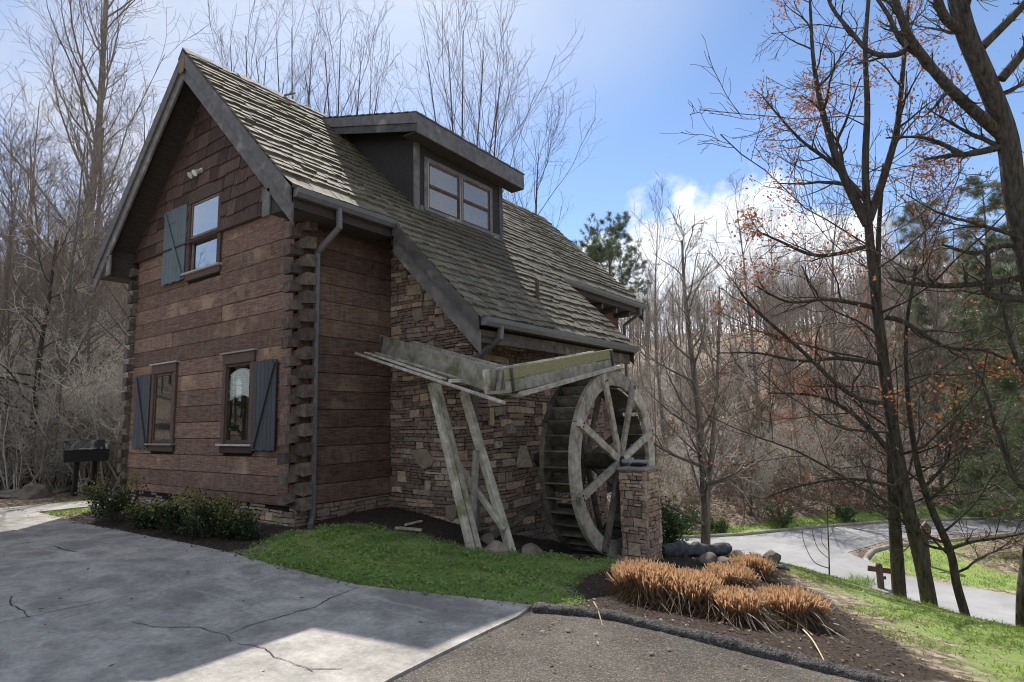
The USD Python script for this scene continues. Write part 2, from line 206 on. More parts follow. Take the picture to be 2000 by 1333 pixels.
STALK = look('dry_stalk', (.35, .27, .17), (.55, .44, .3), 8); LITTER = leaf_look('litter_leaf', (.20, .135, .09), (.55, .43, .31), .2)
CHIP = leaf_look('mulch_chip', (.05, .037, .028), (.24, .18, .13), .0)
# ground: leaf litter, grass and mulch by zone, blended with noise
GROUND = M('ground_look', {'g': ('geometry', {}), 'at': ('attribute', {'attribute': 'zone'}), 'sp': ('separate_color', {}),
    'n': ('noise_texture', {'scale': 3.0, 'detail': 9.0, 'roughness': .7}), 'nf': ('noise_texture', {'scale': 28.0, 'detail': 6.0, 'roughness': .75}), 'vl': ('voronoi_texture', {'scale': 16.0}), 'vs': ('separate_color', {}),
    'lit': ('rgb_ramp', {'ramp': [(.0, (.115, .085, .062)), (.35, (.225, .172, .128)), (.7, (.34, .275, .21)), (1, (.48, .41, .33))]}),
    'gr': ('rgb_ramp', {'ramp': [(.3, (.15, .22, .06)), (.55, (.28, .37, .11)), (.75, (.38, .36, .19))]}),
    'mu': ('rgb_ramp', {'ramp': [(.28, (.026, .020, .016)), (.55, (.075, .057, .045)), (.8, (.18, .14, .105))]}),
    'wa': ('math', {'math_type': 'multiply_add', 'value2': .9, 'value3': -.45}), 'ga': ('math', {'math_type': 'add'}), 'ma': ('math', {'math_type': 'add'}),
    'gm': ('map_range', {'range_type': 'smoothstep', 'from_min': .38, 'from_max': .62, 'clamp': True}), 'mm': ('map_range', {'range_type': 'smoothstep', 'from_min': .38, 'from_max': .62, 'clamp': True}),
    'x1': ('mix', {}), 'x2': ('mix', {}), 'b': ('bump', {'distance': .03, 'strength': 1.0}), 'p': ('principled_bsdf', {'roughness': .95, 'specular_ior_level': .15})},
  [('at.color', 'sp.color'), ('g.position', 'n.vector'), ('g.position', 'nf.vector'), ('g.position', 'vl.vector'), ('vl.color', 'vs.color'), ('vs.r', 'lit.fac'), ('nf.fac', 'gr.fac'), ('nf.fac', 'mu.fac'), ('n.fac', 'wa.value1'),
   ('sp.g', 'ga.value1'), ('wa.value', 'ga.value2'), ('sp.r', 'ma.value1'), ('wa.value', 'ma.value2'), ('ga.value', 'gm.value'), ('ma.value', 'mm.value'), ('gm.result', 'x1.fac'), ('lit.color', 'x1.color1'), ('gr.color', 'x1.color2'),
   ('mm.result', 'x2.fac'), ('x1.color', 'x2.color1'), ('mu.color', 'x2.color2'), ('x2.color', 'p.base_color'), ('nf.fac', 'b.height'), ('b.normal', 'p.normal')])

# ------------------------------------------------------------------ helpers: prims
used = {}
def numbered(parent, name):
    k = used.get((parent, name), 0); used[(parent, name)] = k+1
    return f'{parent}/{name}' if k == 0 else f'{parent}/{name}_{k:03d}'
def tag(prim, label=None, cat=None, group=None, kind=None):
    for k, v in (('label', label), ('category', cat), ('group', group), ('kind', kind)):
        if v: prim.SetCustomDataByKey(k, v)
    return prim
class Thing:
    def __init__(s, name, label, cat, base=(0, 0, 0), group=None):
        s.base = np.array(base, float); s.path = numbered('/World', name)
        x = UsdGeom.Xform.Define(stage, s.path); x.AddTranslateOp().Set(Gf.Vec3d(*map(float, s.base))); s.prim = x.GetPrim(); tag(s.prim, label, cat, group)
    def part(s, name, mesh, mat, parent=None, smooth=False, label=None, kind=None):
        v, f = mesh if isinstance(mesh, tuple) else (np.asarray(mesh.vertices), np.asarray(mesh.faces))
        p = numbered(parent or s.path, name)
        usdkit.mesh(stage, p, (np.asarray(v, float)-s.base, f), mat, smooth=smooth)
        if label or kind: tag(stage.GetPrimAtPath(p), label, None, None, kind)
        return p
def single(name, mesh, mat, label=None, cat=None, group=None, kind=None, smooth=False):
    p = numbered('/World', name); usdkit.mesh(stage, p, mesh if isinstance(mesh, tuple) else (np.asarray(mesh.vertices), np.asarray(mesh.faces)), mat, smooth=smooth)
    return tag(stage.GetPrimAtPath(p), label, cat, group, kind)
def copy_of(src, name, loc, rz=0.0, sc=1.0, label=None, cat=None, group=None, tilt=0.0):
    p = numbered('/World', name); x = UsdGeom.Xform.Define(stage, p)
    x.AddTranslateOp().Set(Gf.Vec3d(*map(float, loc))); x.AddRotateZOp().Set(float(rz))
    if tilt: x.AddRotateXOp().Set(float(tilt))
    x.AddScaleOp().Set(Gf.Vec3f(float(sc) if np.ndim(sc) == 0 else float(sc[0]), float(sc) if np.ndim(sc) == 0 else float(sc[0]), float(sc) if np.ndim(sc) == 0 else float(sc[1])))
    x.GetPrim().GetReferences().AddInternalReference(src); x.GetPrim().SetInstanceable(True)
    return tag(x.GetPrim(), label, cat, group)

# ------------------------------------------------------------------ helpers: meshes
def cat(ms):
    vs, fs, n = [], [], 0
    for v, f in ms:
        vs.append(np.asarray(v, float)); fs.append(np.asarray(f, int)+n); n += len(v)
    return np.vstack(vs), np.vstack(fs)
BOXF = np.array([[0, 2, 1], [0, 3, 2], [4, 5, 6], [4, 6, 7], [0, 1, 5], [0, 5, 4], [1, 2, 6], [1, 6, 5], [2, 3, 7], [2, 7, 6], [3, 0, 4], [3, 4, 7]])
def hexa(p): return np.asarray(p, float), BOXF
def bx(x0, x1, y0, y1, z0, z1): return hexa([(x0, y0, z0), (x1, y0, z0), (x1, y1, z0), (x0, y1, z0), (x0, y0, z1), (x1, y0, z1), (x1, y1, z1), (x0, y1, z1)])
def cbox(x0, x1, y0, y1, z0, z1, c=.008):
    """box with chamfered edges as a hull-like lattice: 24 vertices."""
    lo, hi = np.array([x0, y0, z0]), np.array([x1, y1, z1]); c = min(c, .3*(hi-lo).min()); P = []
    for sx in (0, 1):
        for sy in (0, 1):
            for sz in (0, 1):
                s = np.array([sx, sy, sz]); corner = np.where(s, hi, lo); inn = np.where(s, -c, c)
                for k in range(3):
                    q = inn.copy(); q[k] = 0; P.append(corner+q)
    h = trimesh.convex.convex_hull(np.array(P)); return np.asarray(h.vertices), np.asarray(h.faces)
def unit(v): v = np.asarray(v, float); return v/np.linalg.norm(v)
def beam(p0, p1, w, h, up=(0, 0, 1), c=.008, taper=1.0):
    """timber from p0 to p1, w across, h along 'up', chamfered long edges."""
    p0, p1 = np.asarray(p0, float), np.asarray(p1, float); t = unit(p1-p0); a = np.cross(t, up)
    if np.linalg.norm(a) < 1e-3: a = np.cross(t, (1, 0, 0))
    a = unit(a); b = np.cross(a, t); c = min(c, .3*min(w, h)); W, H = w/2, h/2
    ring = [(-W+c, -H), (W-c, -H), (W, -H+c), (W, H-c), (W-c, H), (-W+c, H), (-W, H-c), (-W, -H+c)]
    v = [p0+a*x+b*y for x, y in ring]+[p1+(a*x+b*y)*taper for x, y in ring]
    f = []
    for i in range(8):
        j = (i+1) % 8; f += [(i, j, 8+j), (i, 8+j, 8+i)]
    for i in range(1, 7): f += [(0, i+1, i), (8, 8+i, 8+i+1)]
    return np.array(v), np.array(f)
def prism(poly, O, U, V, N, d0, d1, bev=0.0):
    """polygon (k x 2) in the plane O,U,V pushed from d0 to d1 along N, front edge bevelled."""
    poly = np.asarray(poly, float)
    if Polygon(poly).exterior.is_ccw is False: poly = poly[::-1]
    O, U, V, N = (np.asarray(q, float) for q in (O, U, V, N)); k = len(poly); c = poly.mean(0)
    flip = np.dot(np.cross(U, V), N) < 0
    ins = poly
    if bev > 0:
        d = c-poly; L = np.linalg.norm(d, axis=1, keepdims=True); ins = poly+d/np.maximum(L, 1e-9)*np.minimum(bev, .4*L)
    P = lambda q, d: O+q[:, :1]*U+q[:, 1:]*V+d*N
    rings = [P(poly, d0), P(poly, d1-bev*.8 if bev else d1)]+([P(ins, d1)] if bev else [])
    f = []
    for r in range(len(rings)-1):
        for i in range(k):
            j = (i+1) % k; a, b, cc, dd = r*k+i, r*k+j, (r+1)*k+j, (r+1)*k+i; f += [(a, b, cc), (a, cc, dd)]
    top = (len(rings)-1)*k
    tri = earcut(ins); f += [(top+a, top+b, top+cc) for a, b, cc in tri]; f += [(a, cc, b) for a, b, cc in earcut(poly)]
    f = np.array(f)
    if flip: f = f[:, ::-1]
    return np.vstack(rings), f
def earcut(poly):
    n = len(poly); idx = list(range(n)); out = []
    cr = lambda a, b, c: (b[0]-a[0])*(c[1]-a[1])-(b[1]-a[1])*(c[0]-a[0])
    guard = 0
    while len(idx) > 3 and guard < 500:
        guard += 1; done = False
        for q in range(len(idx)):
            i, j, k = idx[q-1], idx[q], idx[(q+1) % len(idx)]; A, B, C = poly[i], poly[j], poly[k]
            if cr(A, B, C) <= 1e-12: continue
            if any(cr(A, B, poly[m]) >= 0 and cr(B, C, poly[m]) >= 0 and cr(C, A, poly[m]) >= 0 for m in idx if m not in (i, j, k)): continue
            out.append((i, j, k)); idx.pop(q); done = True; break
        if not done: idx.pop(0)
    if len(idx) == 3: out.append(tuple(idx))
    return out
def tubes(lines, sides=5):
    """lines: list of (points n x 3, radii n), grouped by n and meshed at once."""
    by = {}
    for p, r in lines: by.setdefault(len(p), []).append((p, r))
    out = []
    ang = np.arange(sides)*2*np.pi/sides
    for n, L in by.items():
        P = np.array([x[0] for x in L], float); R = np.array([x[1] for x in L], float); T = np.gradient(P, axis=1); T /= np.linalg.norm(T, axis=2, keepdims=True)+1e-12
        m = T.mean(1); ref = np.where(np.abs(m[:, 2:]) < .8, [[0, 0, 1.0]], [[1.0, 0, 0]]); A = np.cross(T, ref[:, None]); A /= np.linalg.norm(A, axis=2, keepdims=True)+1e-12; B = np.cross(T, A)
        V = P[:, :, None]+R[:, :, None, None]*(np.cos(ang)[:, None]*A[:, :, None]+np.sin(ang)[:, None]*B[:, :, None])
        i, j = np.meshgrid(np.arange(n-1), np.arange(sides), indexing='ij'); q = np.stack([i*sides+j, i*sides+(j+1) % sides, (i+1)*sides+(j+1) % sides, (i+1)*sides+j], -1).reshape(-1, 4)
        F = np.vstack([q[:, [0, 1, 2]], q[:, [0, 2, 3]]])
        for e, s in ((0, 1), ((n-1)*sides, -1)):
            F = np.vstack([F, [[e, e+k, e+k+1][::s] for k in range(1, sides-1)]])
        F = (F[None]+(np.arange(len(L))*n*sides)[:, None, None]).reshape(-1, 3)
        out.append((V.reshape(-1, 3), F))
    return cat(out)
def cyl(p0, p1, r, sides=14): return tubes([(np.array([p0, p1], float), np.array([r, r]))], sides)
def rock(c, size, seed, cut=.62, sub=2):
    s = trimesh.creation.icosphere(sub); v = np.array(s.vertices)
    rr = np.random.default_rng(seed); N = rr.normal(size=(9, 3)); N /= np.linalg.norm(N, axis=1, keepdims=True); D = rr.uniform(cut, .95, 9)
    for n, d in zip(N, D):
        h = v@n; v = np.where((h > d)[:, None], v-(h-d)[:, None]*n, v)
    v *= 1+.12*(meshkit.fbm(v*2.2+seed, 3, seed)-.5)[:, None]*2
    a = rr.uniform(0, 6.28); R = np.array([[math.cos(a), -math.sin(a), 0], [math.sin(a), math.cos(a), 0], [0, 0, 1]])
    return (v*np.asarray(size))@R.T+np.asarray(c), np.asarray(s.faces)

# ------------------------------------------------------------------ terrain
RZ = -3.3
ctrl = [(-6, -8, -.32), (-10, -6, -.38), (-9, 0, -.36), (-14, 3, -.6), (-6, -4, -.3), (-5, -1.2, -.29), (-6.5, 2, -.3), (-5.6, 6, -.4), (0, -3, -.3), (0, -1, -.29), (-2.5, -.2, -.28), (0, -.1, -.28), (.3, 1.6, -.2), (1.6, 1.6, -.36), (2, -4, -.385), (2.5, -1.2, -.405),
  (4.55, -.65, -.487), (5, -5, -.5), (8, -8, -.63), (9, -4, -.67), (6.9, -.65, -.585), (9, -1, -.76), (5.07, .5, -.62), (5.74, .55, -.66), (6.55, .7, -.73), (7, 0, -.665), (3, 1.2, -.56), (2.2, 1.3, -.47), (3.4, 2.2, -.74), (4, 2.6, -.82), (4, 1.6, -.7), (4.3, 3.4, -.93), (5.5, 2.2, -.84), (2.3, 3.5, -.85), (2.2, 6, -1.2),
  (4.93, 6.63, -1.5), (5.56, 6.29, -1.5), (6.36, 5.69, -1.5), (7.02, 5.19, -1.5), (7.52, 4.86, -1.5), (8.06, 4.59, -1.5), (9.2, 4.0, -1.5), (11, 3, -1.5), (3.8, 6.6, -1.42), (2.5, 8.6, -1.7),
  (5, 9.2, -2.6), (7, 8.2, -2.6), (8.8, 7.4, -2.6), (11, 6.4, -2.55), (3, 11.2, -2.75), (0, 12.5, -2.6), (-3, 13.5, -2.2), (12, -2, -.95), (14, 4, -2.2),
  (1, 14, RZ), (4, 12.2, RZ), (7, 11, RZ), (9, 10, RZ), (12, 9, RZ), (16, 8, RZ), (-1, 16, RZ), (-4, 17.5, RZ+.1), (3, 19, RZ), (6, 23, RZ), (10, 27, RZ), (16, 30, RZ), (9, 20, RZ+.05), (13, 16, RZ), (14, 22, RZ+.4),
  (0, -14, -.5), (10, -14, -.7), (-14, -14, -.5), (20, -8, -1.6), (24, 6, -3.2)]
far = []
for a in range(0, 360, 15):
    A = math.radians(a); dx, dy = math.sin(A), math.cos(A)
    rel = (math.degrees(A-YAW)+180) % 360-180                     # bearing from the photograph's view
    for R_ in (45, 75, 110, 160):
        hill = {45: 2.5, 75: 9.5, 110: 16.5, 160: 21.0}[R_]
        w = 1.0 if abs(rel) < 70 else .02
        if rel < -15 and R_ < 100: hill += 1.5
        far.append((EYE[0]+dx*R_, EYE[1]+dy*R_, hill*w-1.5))
CT = np.array(ctrl+far)
_rbf = RBFInterpolator(CT[:, :2], CT[:, 2], kernel='linear', smoothing=.0, neighbors=None)
_rbn = RBFInterpolator(np.array(ctrl)[:, :2], np.array(ctrl)[:, 2], kernel='thin_plate_spline', smoothing=.002)
def sstep(a, b, x): t = np.clip((x-a)/(b-a), 0, 1); return t*t*(3-2*t)
FARP = [onz(px, py, RZ)[:2] for px, py in [(1305, 1055), (1450, 1048), (1517, 1041), (1566, 1036), (1650, 1029), (1720, 1024), (1860, 1018), (2000, 1015)]]
ISL = [onz(px, py, RZ)[:2] for px, py in [(1994, 1150), (1878, 1134), (1780, 1116), (1738, 1108), (1699, 1095), (1689, 1085), (1703, 1073), (1738, 1066), (1808, 1060), (1895, 1055), (1973, 1047), (2000, 1043)]]
ISLP = Polygon([(17, 14.2), *ISL, (17, 27.8)])
ROADP = Polygon([(-14, 9.5+4), *[(-14, 15.6), (-6, 15.9)], *FARP, (18, 34.5), (24, 36), (24, 9.2), (18, 7.8), (12, 9.0), (9, 10.0), (7, 11), (4, 12.2), (1, 13.4), (-4, 13.6)]).buffer(.4).buffer(-.4)
ROADP = ROADP.difference(ISLP.buffer(.14))
def dist_to(poly, x, y):
    ring = np.vstack([np.array(g.exterior.coords) for g in getattr(poly, 'geoms', [poly])]); a, b = ring[:-1], ring[1:]
    P = np.stack([x, y], -1).reshape(-1, 1, 2); d = b-a; out = np.full(len(P), 1e9)
    for i in range(len(a)):
        if np.hypot(*d[i]) > 60: continue
        t = np.clip(((P[:, 0]-a[i])@d[i])/max(d[i]@d[i], 1e-9), 0, 1); out = np.minimum(out, np.hypot(*(P[:, 0]-a[i]-t[:, None]*d[i]).T))
    inside = contains_xy(poly, P[:, 0, 0], P[:, 0, 1]); return np.where(inside, -out, out).reshape(np.shape(x))
def T(x, y):
    x, y = np.asarray(x, float), np.asarray(y, float); q = np.stack([x.ravel(), y.ravel()], -1)
    d = np.hypot(q[:, 0]-2, q[:, 1]-2); w = sstep(9, 19, np.abs(d)); z = np.empty(len(q))
    z = (1-w)*np.where(d < 24, _rbn(q), 0)+w*_rbf(q)
    n = meshkit.fbm(np.stack([q[:, 0]*.09, q[:, 1]*.09, 0*q[:, 0]], -1), 4, 3)-.5; z = z+n*3.2*sstep(26, 70, d)
    z -= .42*np.exp(-(((q[:, 0]-3.05)/.5)**2+((q[:, 1]-3.3)/1.0)**2)**2)            # the wheel pit
    near = (q[:, 1] > 8) & (d < 60)
    if near.any():
        dr = dist_to(ROADP, q[near, 0], q[near, 1]); f = 1-sstep(.15, 2.2, dr); z[near] = z[near]*(1-f)+RZ*f
        di = dist_to(ISLP, q[near, 0], q[near, 1]); k = np.where(di < 0, np.clip(-di, 0, 9), 0); bank = .75*sstep(2.2, 6.5, k); z[near] += np.where(di < 0, bank+.10*sstep(0, .5, -di), 0)
    return z.reshape(x.shape)
def TZ(x, y): return float(T(np.array([x]), np.array([y]))[0])
def onT(px, py, t0=2.0, t1=120.0):
    """first point of the ground along the ray through a pixel of the photograph."""
    d = ray(px, py); ts = t0*(t1/t0)**np.linspace(0, 1, 500); P = EYE+d*ts[:, None]; g = P[:, 2]-T(P[:, 0], P[:, 1]); k = int(np.argmax(g < 0))
    if g[k] >= 0: return P[-1]
    t = ts[k-1]+(ts[k]-ts[k-1])*g[k-1]/(g[k-1]-g[k]) if k else ts[0]; return EYE+d*t
# outlines on the ground, traced along the drive's and the bed's edges
DR_EDGE = [onT(*p)[:2] for p in [(0, 998), (70, 1004), (161, 1027), (300, 1055), (448, 1086), (525, 1107), (648, 1139), (700, 1150), (800, 1162), (920, 1176), (1040, 1190)]]
DR_SEAM = [onT(*p)[:2] for p in [(1040, 1190), (1010, 1213), (950, 1242), (880, 1277), (770, 1333)]]
sd = unit(np.array(DR_SEAM[-1])-np.array(DR_SEAM[0]))
SEAM_END = np.array(DR_SEAM[-1])+sd*7.0
ed0 = np.array(DR_EDGE[0])
DRIVE = Polygon([(-16, -13), (-16, ed0[1]-.45), (-8, ed0[1]-.1), *DR_EDGE, *DR_SEAM[1:], SEAM_END, (SEAM_END[0]-1, -13)]).buffer(0)
KERB_PX = [(1042, 1196), (1130, 1204), (1200, 1213), (1300, 1236), (1400, 1262), (1500, 1287), (1600, 1312), (1690, 1334)]
KERB_PTS = [onT(*p)[:2] for p in KERB_PX]
KE = np.array(KERB_PTS[-1])+unit(np.array(KERB_PTS[-1])-np.array(KERB_PTS[-3]))*3.5
APRON = Polygon([*DR_SEAM, SEAM_END, (13, -13), (15, -4), KE, *KERB_PTS[::-1]]).buffer(0)
PATHP = Polygon([onT(*p)[:2] for p in [(74, 1003), (140, 996), (196, 990), (236, 985), (236, 974), (196, 979), (120, 985), (0, 996), (-60, 999)]]).buffer(.01)
BED = Polygon([onT(*p)[:2] for p in [(1042, 1194), (1130, 1185), (1100, 1150), (1130, 1122), (1215, 1105), (1290, 1090), (1400, 1078), (1475, 1072), (1525, 1108), (1560, 1140), (1640, 1185), (1720, 1235), (1800, 1290), (1880, 1333), (1690, 1335), (1500, 1290), (1300, 1240), (1200, 1216)]]).buffer(0)
BEDH = Polygon([onT(*p)[:2] for p in [(170, 1026), (300, 1052), (440, 1080), (500, 1072), (560, 1042), (640, 1030), (700, 1026), (760, 1036), (850, 1056), (930, 1075), (1050, 1085)]]+[(3.6, 2.6), (2.4, 4.2), (1.9, 1.9), (0, 1.7), (0, 0), (-5.2, 0)]).buffer(0)
LAWN = Polygon([onT(*p)[:2] for p in [(450, 1087), (525, 1108), (648, 1140), (700, 1151), (800, 1163), (1038, 1189), (1125, 1183), (1100, 1150), (1130, 1122), (1200, 1108), (1190, 1092), (1050, 1085), (930, 1075), (850, 1056), (760, 1036), (700, 1026), (640, 1030), (560, 1042), (490, 1076)]]).buffer(0)
SLOPE = Polygon([(x, y) for x, y in [onT(*p)[:2] for p in [(1520, 1112), (1560, 1143), (1640, 1187), (1720, 1237), (1800, 1292), (1880, 1335)]]]+[(12, -1.0), (13, 6.5), (9.5, 7.3), (7, 8.0), (5, 8.4), (3.6, 7.6), (4.6, 5.2)]).buffer(0)
HOUSEP = sbox(-5.1, .15, .06, 10.3).union(sbox(-1, 1.86, 1.85, 5.84))

xs = np.unique(np.concatenate([-np.geomspace(12, 420, 46)[::-1], np.arange(-12, 14.01, .16), np.geomspace(14.2, 420, 46)]))
ys = np.unique(np.concatenate([-np.geomspace(6, 300, 26)[::-1], np.arange(-6, 14.01, .16), np.arange(14.2, 34, .45), np.geomspace(34.5, 420, 44)]))
X, Y = np.meshgrid(xs, ys, indexing='ij'); Z = T(X, Y)
zone = np.zeros((X.size, 3), np.float32); xf, yf = X.ravel(), Y.ravel(); nearm = (np.abs(xf) < 40) & (np.abs(yf) < 50)
def zset(ch, poly, edge=.35, val=1.0):
    d = np.full(X.size, 99.0); d[nearm] = dist_to(poly, xf[nearm], yf[nearm]); zone[:, ch] = np.maximum(zone[:, ch], val*np.clip(.5-d/edge*.5, 0, 1))
zset(1, LAWN, .35, .85); zset(1, SLOPE, .8, .62); zset(0, BED); zset(0, BEDH)
VERGE = LineString([(-14, 15.9), (-6, 16.2), *FARP, (18, 34.5)]).buffer(1.7); zset(1, VERGE, .8, .85); zset(1, ISLP.buffer(.1).difference(Polygon([(9.6, 16.0), (7.6, 18.6), (9.3, 24), (20, 26), (20, 15)]).buffer(.3)), .8, .8)
zset(1, PATHP.buffer(.8), .5, .75)
nx, ny = len(xs), len(ys); i, j = np.meshgrid(np.arange(nx-1), np.arange(ny-1), indexing='ij'); q = np.stack([i*ny+j, (i+1)*ny+j, (i+1)*ny+j+1, i*ny+j+1], -1).reshape(-1, 4)
gp = usdkit.mesh(stage, '/World/ground', (np.stack([xf, yf, Z.ravel()], -1), q), GROUND, smooth=True)
UsdGeom.PrimvarsAPI(gp).CreatePrimvar('zone', Sdf.ValueTypeNames.Color3fArray, 'vertex').Set(Vt.Vec3fArray.FromNumpy(zone)); tag(gp.GetPrim(), kind='structure')

def sheet(poly, dz, step, skirt=.12, noise_edge=0.0):
    """a paved sheet following the ground, dz above it, with a skirt down."""
    out = []
    for g in getattr(poly, 'geoms', [poly]):
        g = g.segmentize(step); ring = np.array(g.exterior.coords)[:-1]
        x0, y0, x1, y1 = g.bounds; gx, gy = np.meshgrid(np.arange(x0, x1, step), np.arange(y0, y1, step)); inn = g.buffer(-step*.45)
        k = contains_xy(inn, gx.ravel(), gy.ravel()); P = np.vstack([ring, np.stack([gx.ravel()[k], gy.ravel()[k]], -1)])
        t = Delaunay(P).simplices; c = P[t].mean(1); t = t[contains_xy(g.buffer(1e-6), c[:, 0], c[:, 1])]
        a = np.cross(P[t[:, 1]]-P[t[:, 0]], P[t[:, 2]]-P[t[:, 0]]); t[a < 0] = t[a < 0][:, ::-1]; t = t[np.abs(a) > 1e-9]
        z = T(P[:, 0], P[:, 1])+dz; V = np.column_stack([P, z]); n = len(ring); nb = len(V); low = V[:n].copy(); low[:, 2] -= skirt
        s = []
        ccw = Polygon(ring).exterior.is_ccw
        for a_ in range(n):
            b_ = (a_+1) % n; s += [(a_, nb+a_, nb+b_), (a_, nb+b_, b_)] if ccw else [(a_, nb+b_, nb+a_), (a_, b_, nb+b_)]
        out.append((np.vstack([V, low]), np.vstack([t, s])))
    return cat(out)
single('driveway', sheet(DRIVE, .035, .3), CONC, kind='structure')
single('asphalt_apron', sheet(APRON.difference(DRIVE.buffer(.012)), .018, .3), AGG, kind='structure')
single('footpath', sheet(PATHP.difference(DRIVE.buffer(.004)), .03, .3), CONC, kind='structure')
single('road', sheet(ROADP.intersection(sbox(-14, 7, 24, 36)), .012, .8, .05), ROADL, kind='structure')
# kerbs
def kerb(pts, w, h, dz, step=.12, lump=0.0, seed=0):
    L = LineString(pts); n = max(int(L.length/step), 2); P = np.array([L.interpolate(k*L.length/n).coords[0] for k in range(n+1)]); t = np.gradient(P, axis=0); t /= np.linalg.norm(t, axis=1, keepdims=True); nrm = np.stack([-t[:, 1], t[:, 0]], -1)
    prof = [(-.5, -.3), (-.5, .45), (-.36, .85), (-.12, 1), (.12, 1), (.36, .85), (.5, .45), (.5, -.3)]; V = []
    z0 = T(P[:, 0], P[:, 1])
    for a, b in prof:
        q = P+nrm*a*w; V.append(np.column_stack([q, z0+dz+b*h]))
    V = np.stack(V, 1)
    if lump:
        k = (meshkit.fbm(V*9, 3, seed)-.5)*2*lump+(meshkit.noise(V*38, seed+4)-.5)*lump*1.2; V[..., 2] += k; V[..., :2] += nrm[:, None]*(k*np.array([a for a, b in prof]))[..., None]*1.5
    m_ = len(prof); i, j = np.meshgrid(np.arange(n), np.arange(m_-1), indexing='ij'); q = np.stack([i*m_+j, i*m_+j+1, (i+1)*m_+j+1, (i+1)*m_+j], -1).reshape(-1, 4); F = np.vstack([q[:, [0, 2, 1]], q[:, [0, 3, 2]]])
    F = np.vstack([F, [(0, k, k+1) for k in range(1, m_-1)], [(n*m_, n*m_+k+1, n*m_+k) for k in range(1, m_-1)]]); return V.reshape(-1, 3), F
single('asphalt_kerb', kerb([*KERB_PTS, KE], .14, .065, .01, .022, .020, 3), KERBB, kind='structure', smooth=True)
single('road_kerb', cat([kerb(ISL, .16, .12, 0, .25)]), KERBC, kind='structure')
single('road_kerb', kerb([(-14, 15.75), (-6, 16.05), *[p+np.array([-.1, .12]) for p in FARP], (18, 34.7)], .14, .10, 0, .4), KERBC, kind='structure')

# ------------------------------------------------------------------ the log house
W, ROX, EZ, RZG, FY, BY = 5.15, .677, 4.33, 7.577, -.523, 10.92    # gable width, eave x and z, ridge z, front and back of the roof
AX, AY0, AY1 = 2.416, 1.305, 6.337                                 # the catslide over the stone side
RX = -W/2; KS = EZ+ROX                                             # right slope: z = KS - x
roofz = lambda x: KS-x if x > RX else RZG-(RX-x)*(RZG-EZ)/(W/2+ROX)
H = Thing('log_house', 'dark brown log house with steep shake roof, dormer and stone side wing', 'house', (RX, 3, 0))
WALL_X = .14                                                        # outer face of the log side wall
# --- gable wall: backing, then each log plank
c0 = .134; courses = [0.0]+[c0+.27*k for k in range(0, 16)]+[4.40]
WIN = [dict(x0=-1.80, x1=-.90, z0=.72, z1=2.27), dict(x0=-4.26, x1=-3.35, z0=.72, z1=2.27), dict(x0=-3.20, x1=-2.04, z0=3.70, z1=5.30)]
bk = sbox(-W, -.1, -.02, 4.40).difference(unary_union([sbox(w['x0']+.05, w['z0']+.05, w['x1']-.05, w['z1']-.05) for w in WIN]))
def panel(g, y0, y1):
    t = []; zs_ = sorted({c[1] for q in [g.exterior, *g.interiors] for c in q.coords})
    for a, b in zip(zs_[:-1], zs_[1:]):
        c = g.intersection(sbox(-9, a+1e-4, 9, b-1e-4))
        for r_ in getattr(c, 'geoms', [c]):
            if r_.area > 1e-4: x0, _, x1, _ = r_.bounds; t.append(bx(x0, x1, y0, y1, a, b))
    return cat(t)
gw = H.part('wall', panel(bk, .03, .18), DARK)
rg = np.random.default_rng(11)
for k in range(len(courses)-1):
    za, zb = courses[k], courses[k+1]
    cuts = [(-W, -.0)]
    for w in WIN:
        if w['z0'] < zb-.06 and w['z1'] > za+.06:
            cuts = [p for a, b in cuts for p in ((a, min(b, w['x0']+.04)), (max(a, w['x1']-.04), b)) if p[1]-p[0] > .03]
    for a, b in cuts:
        pts = [a]
        if b-a > 2.4 and rg.random() < .75: pts.append(a+(b-a)*rg.uniform(.25, .75))
        pts.append(b)
        for u, v in zip(pts[:-1], pts[1:]):
            pr = rg.uniform(-.006, .006)
            H.part('plank', cbox(u+(.003 if u > -W else 0), v-.003, pr, .05, za+.002, zb-.003-rg.uniform(0, .003), .006), LOGX, gw)
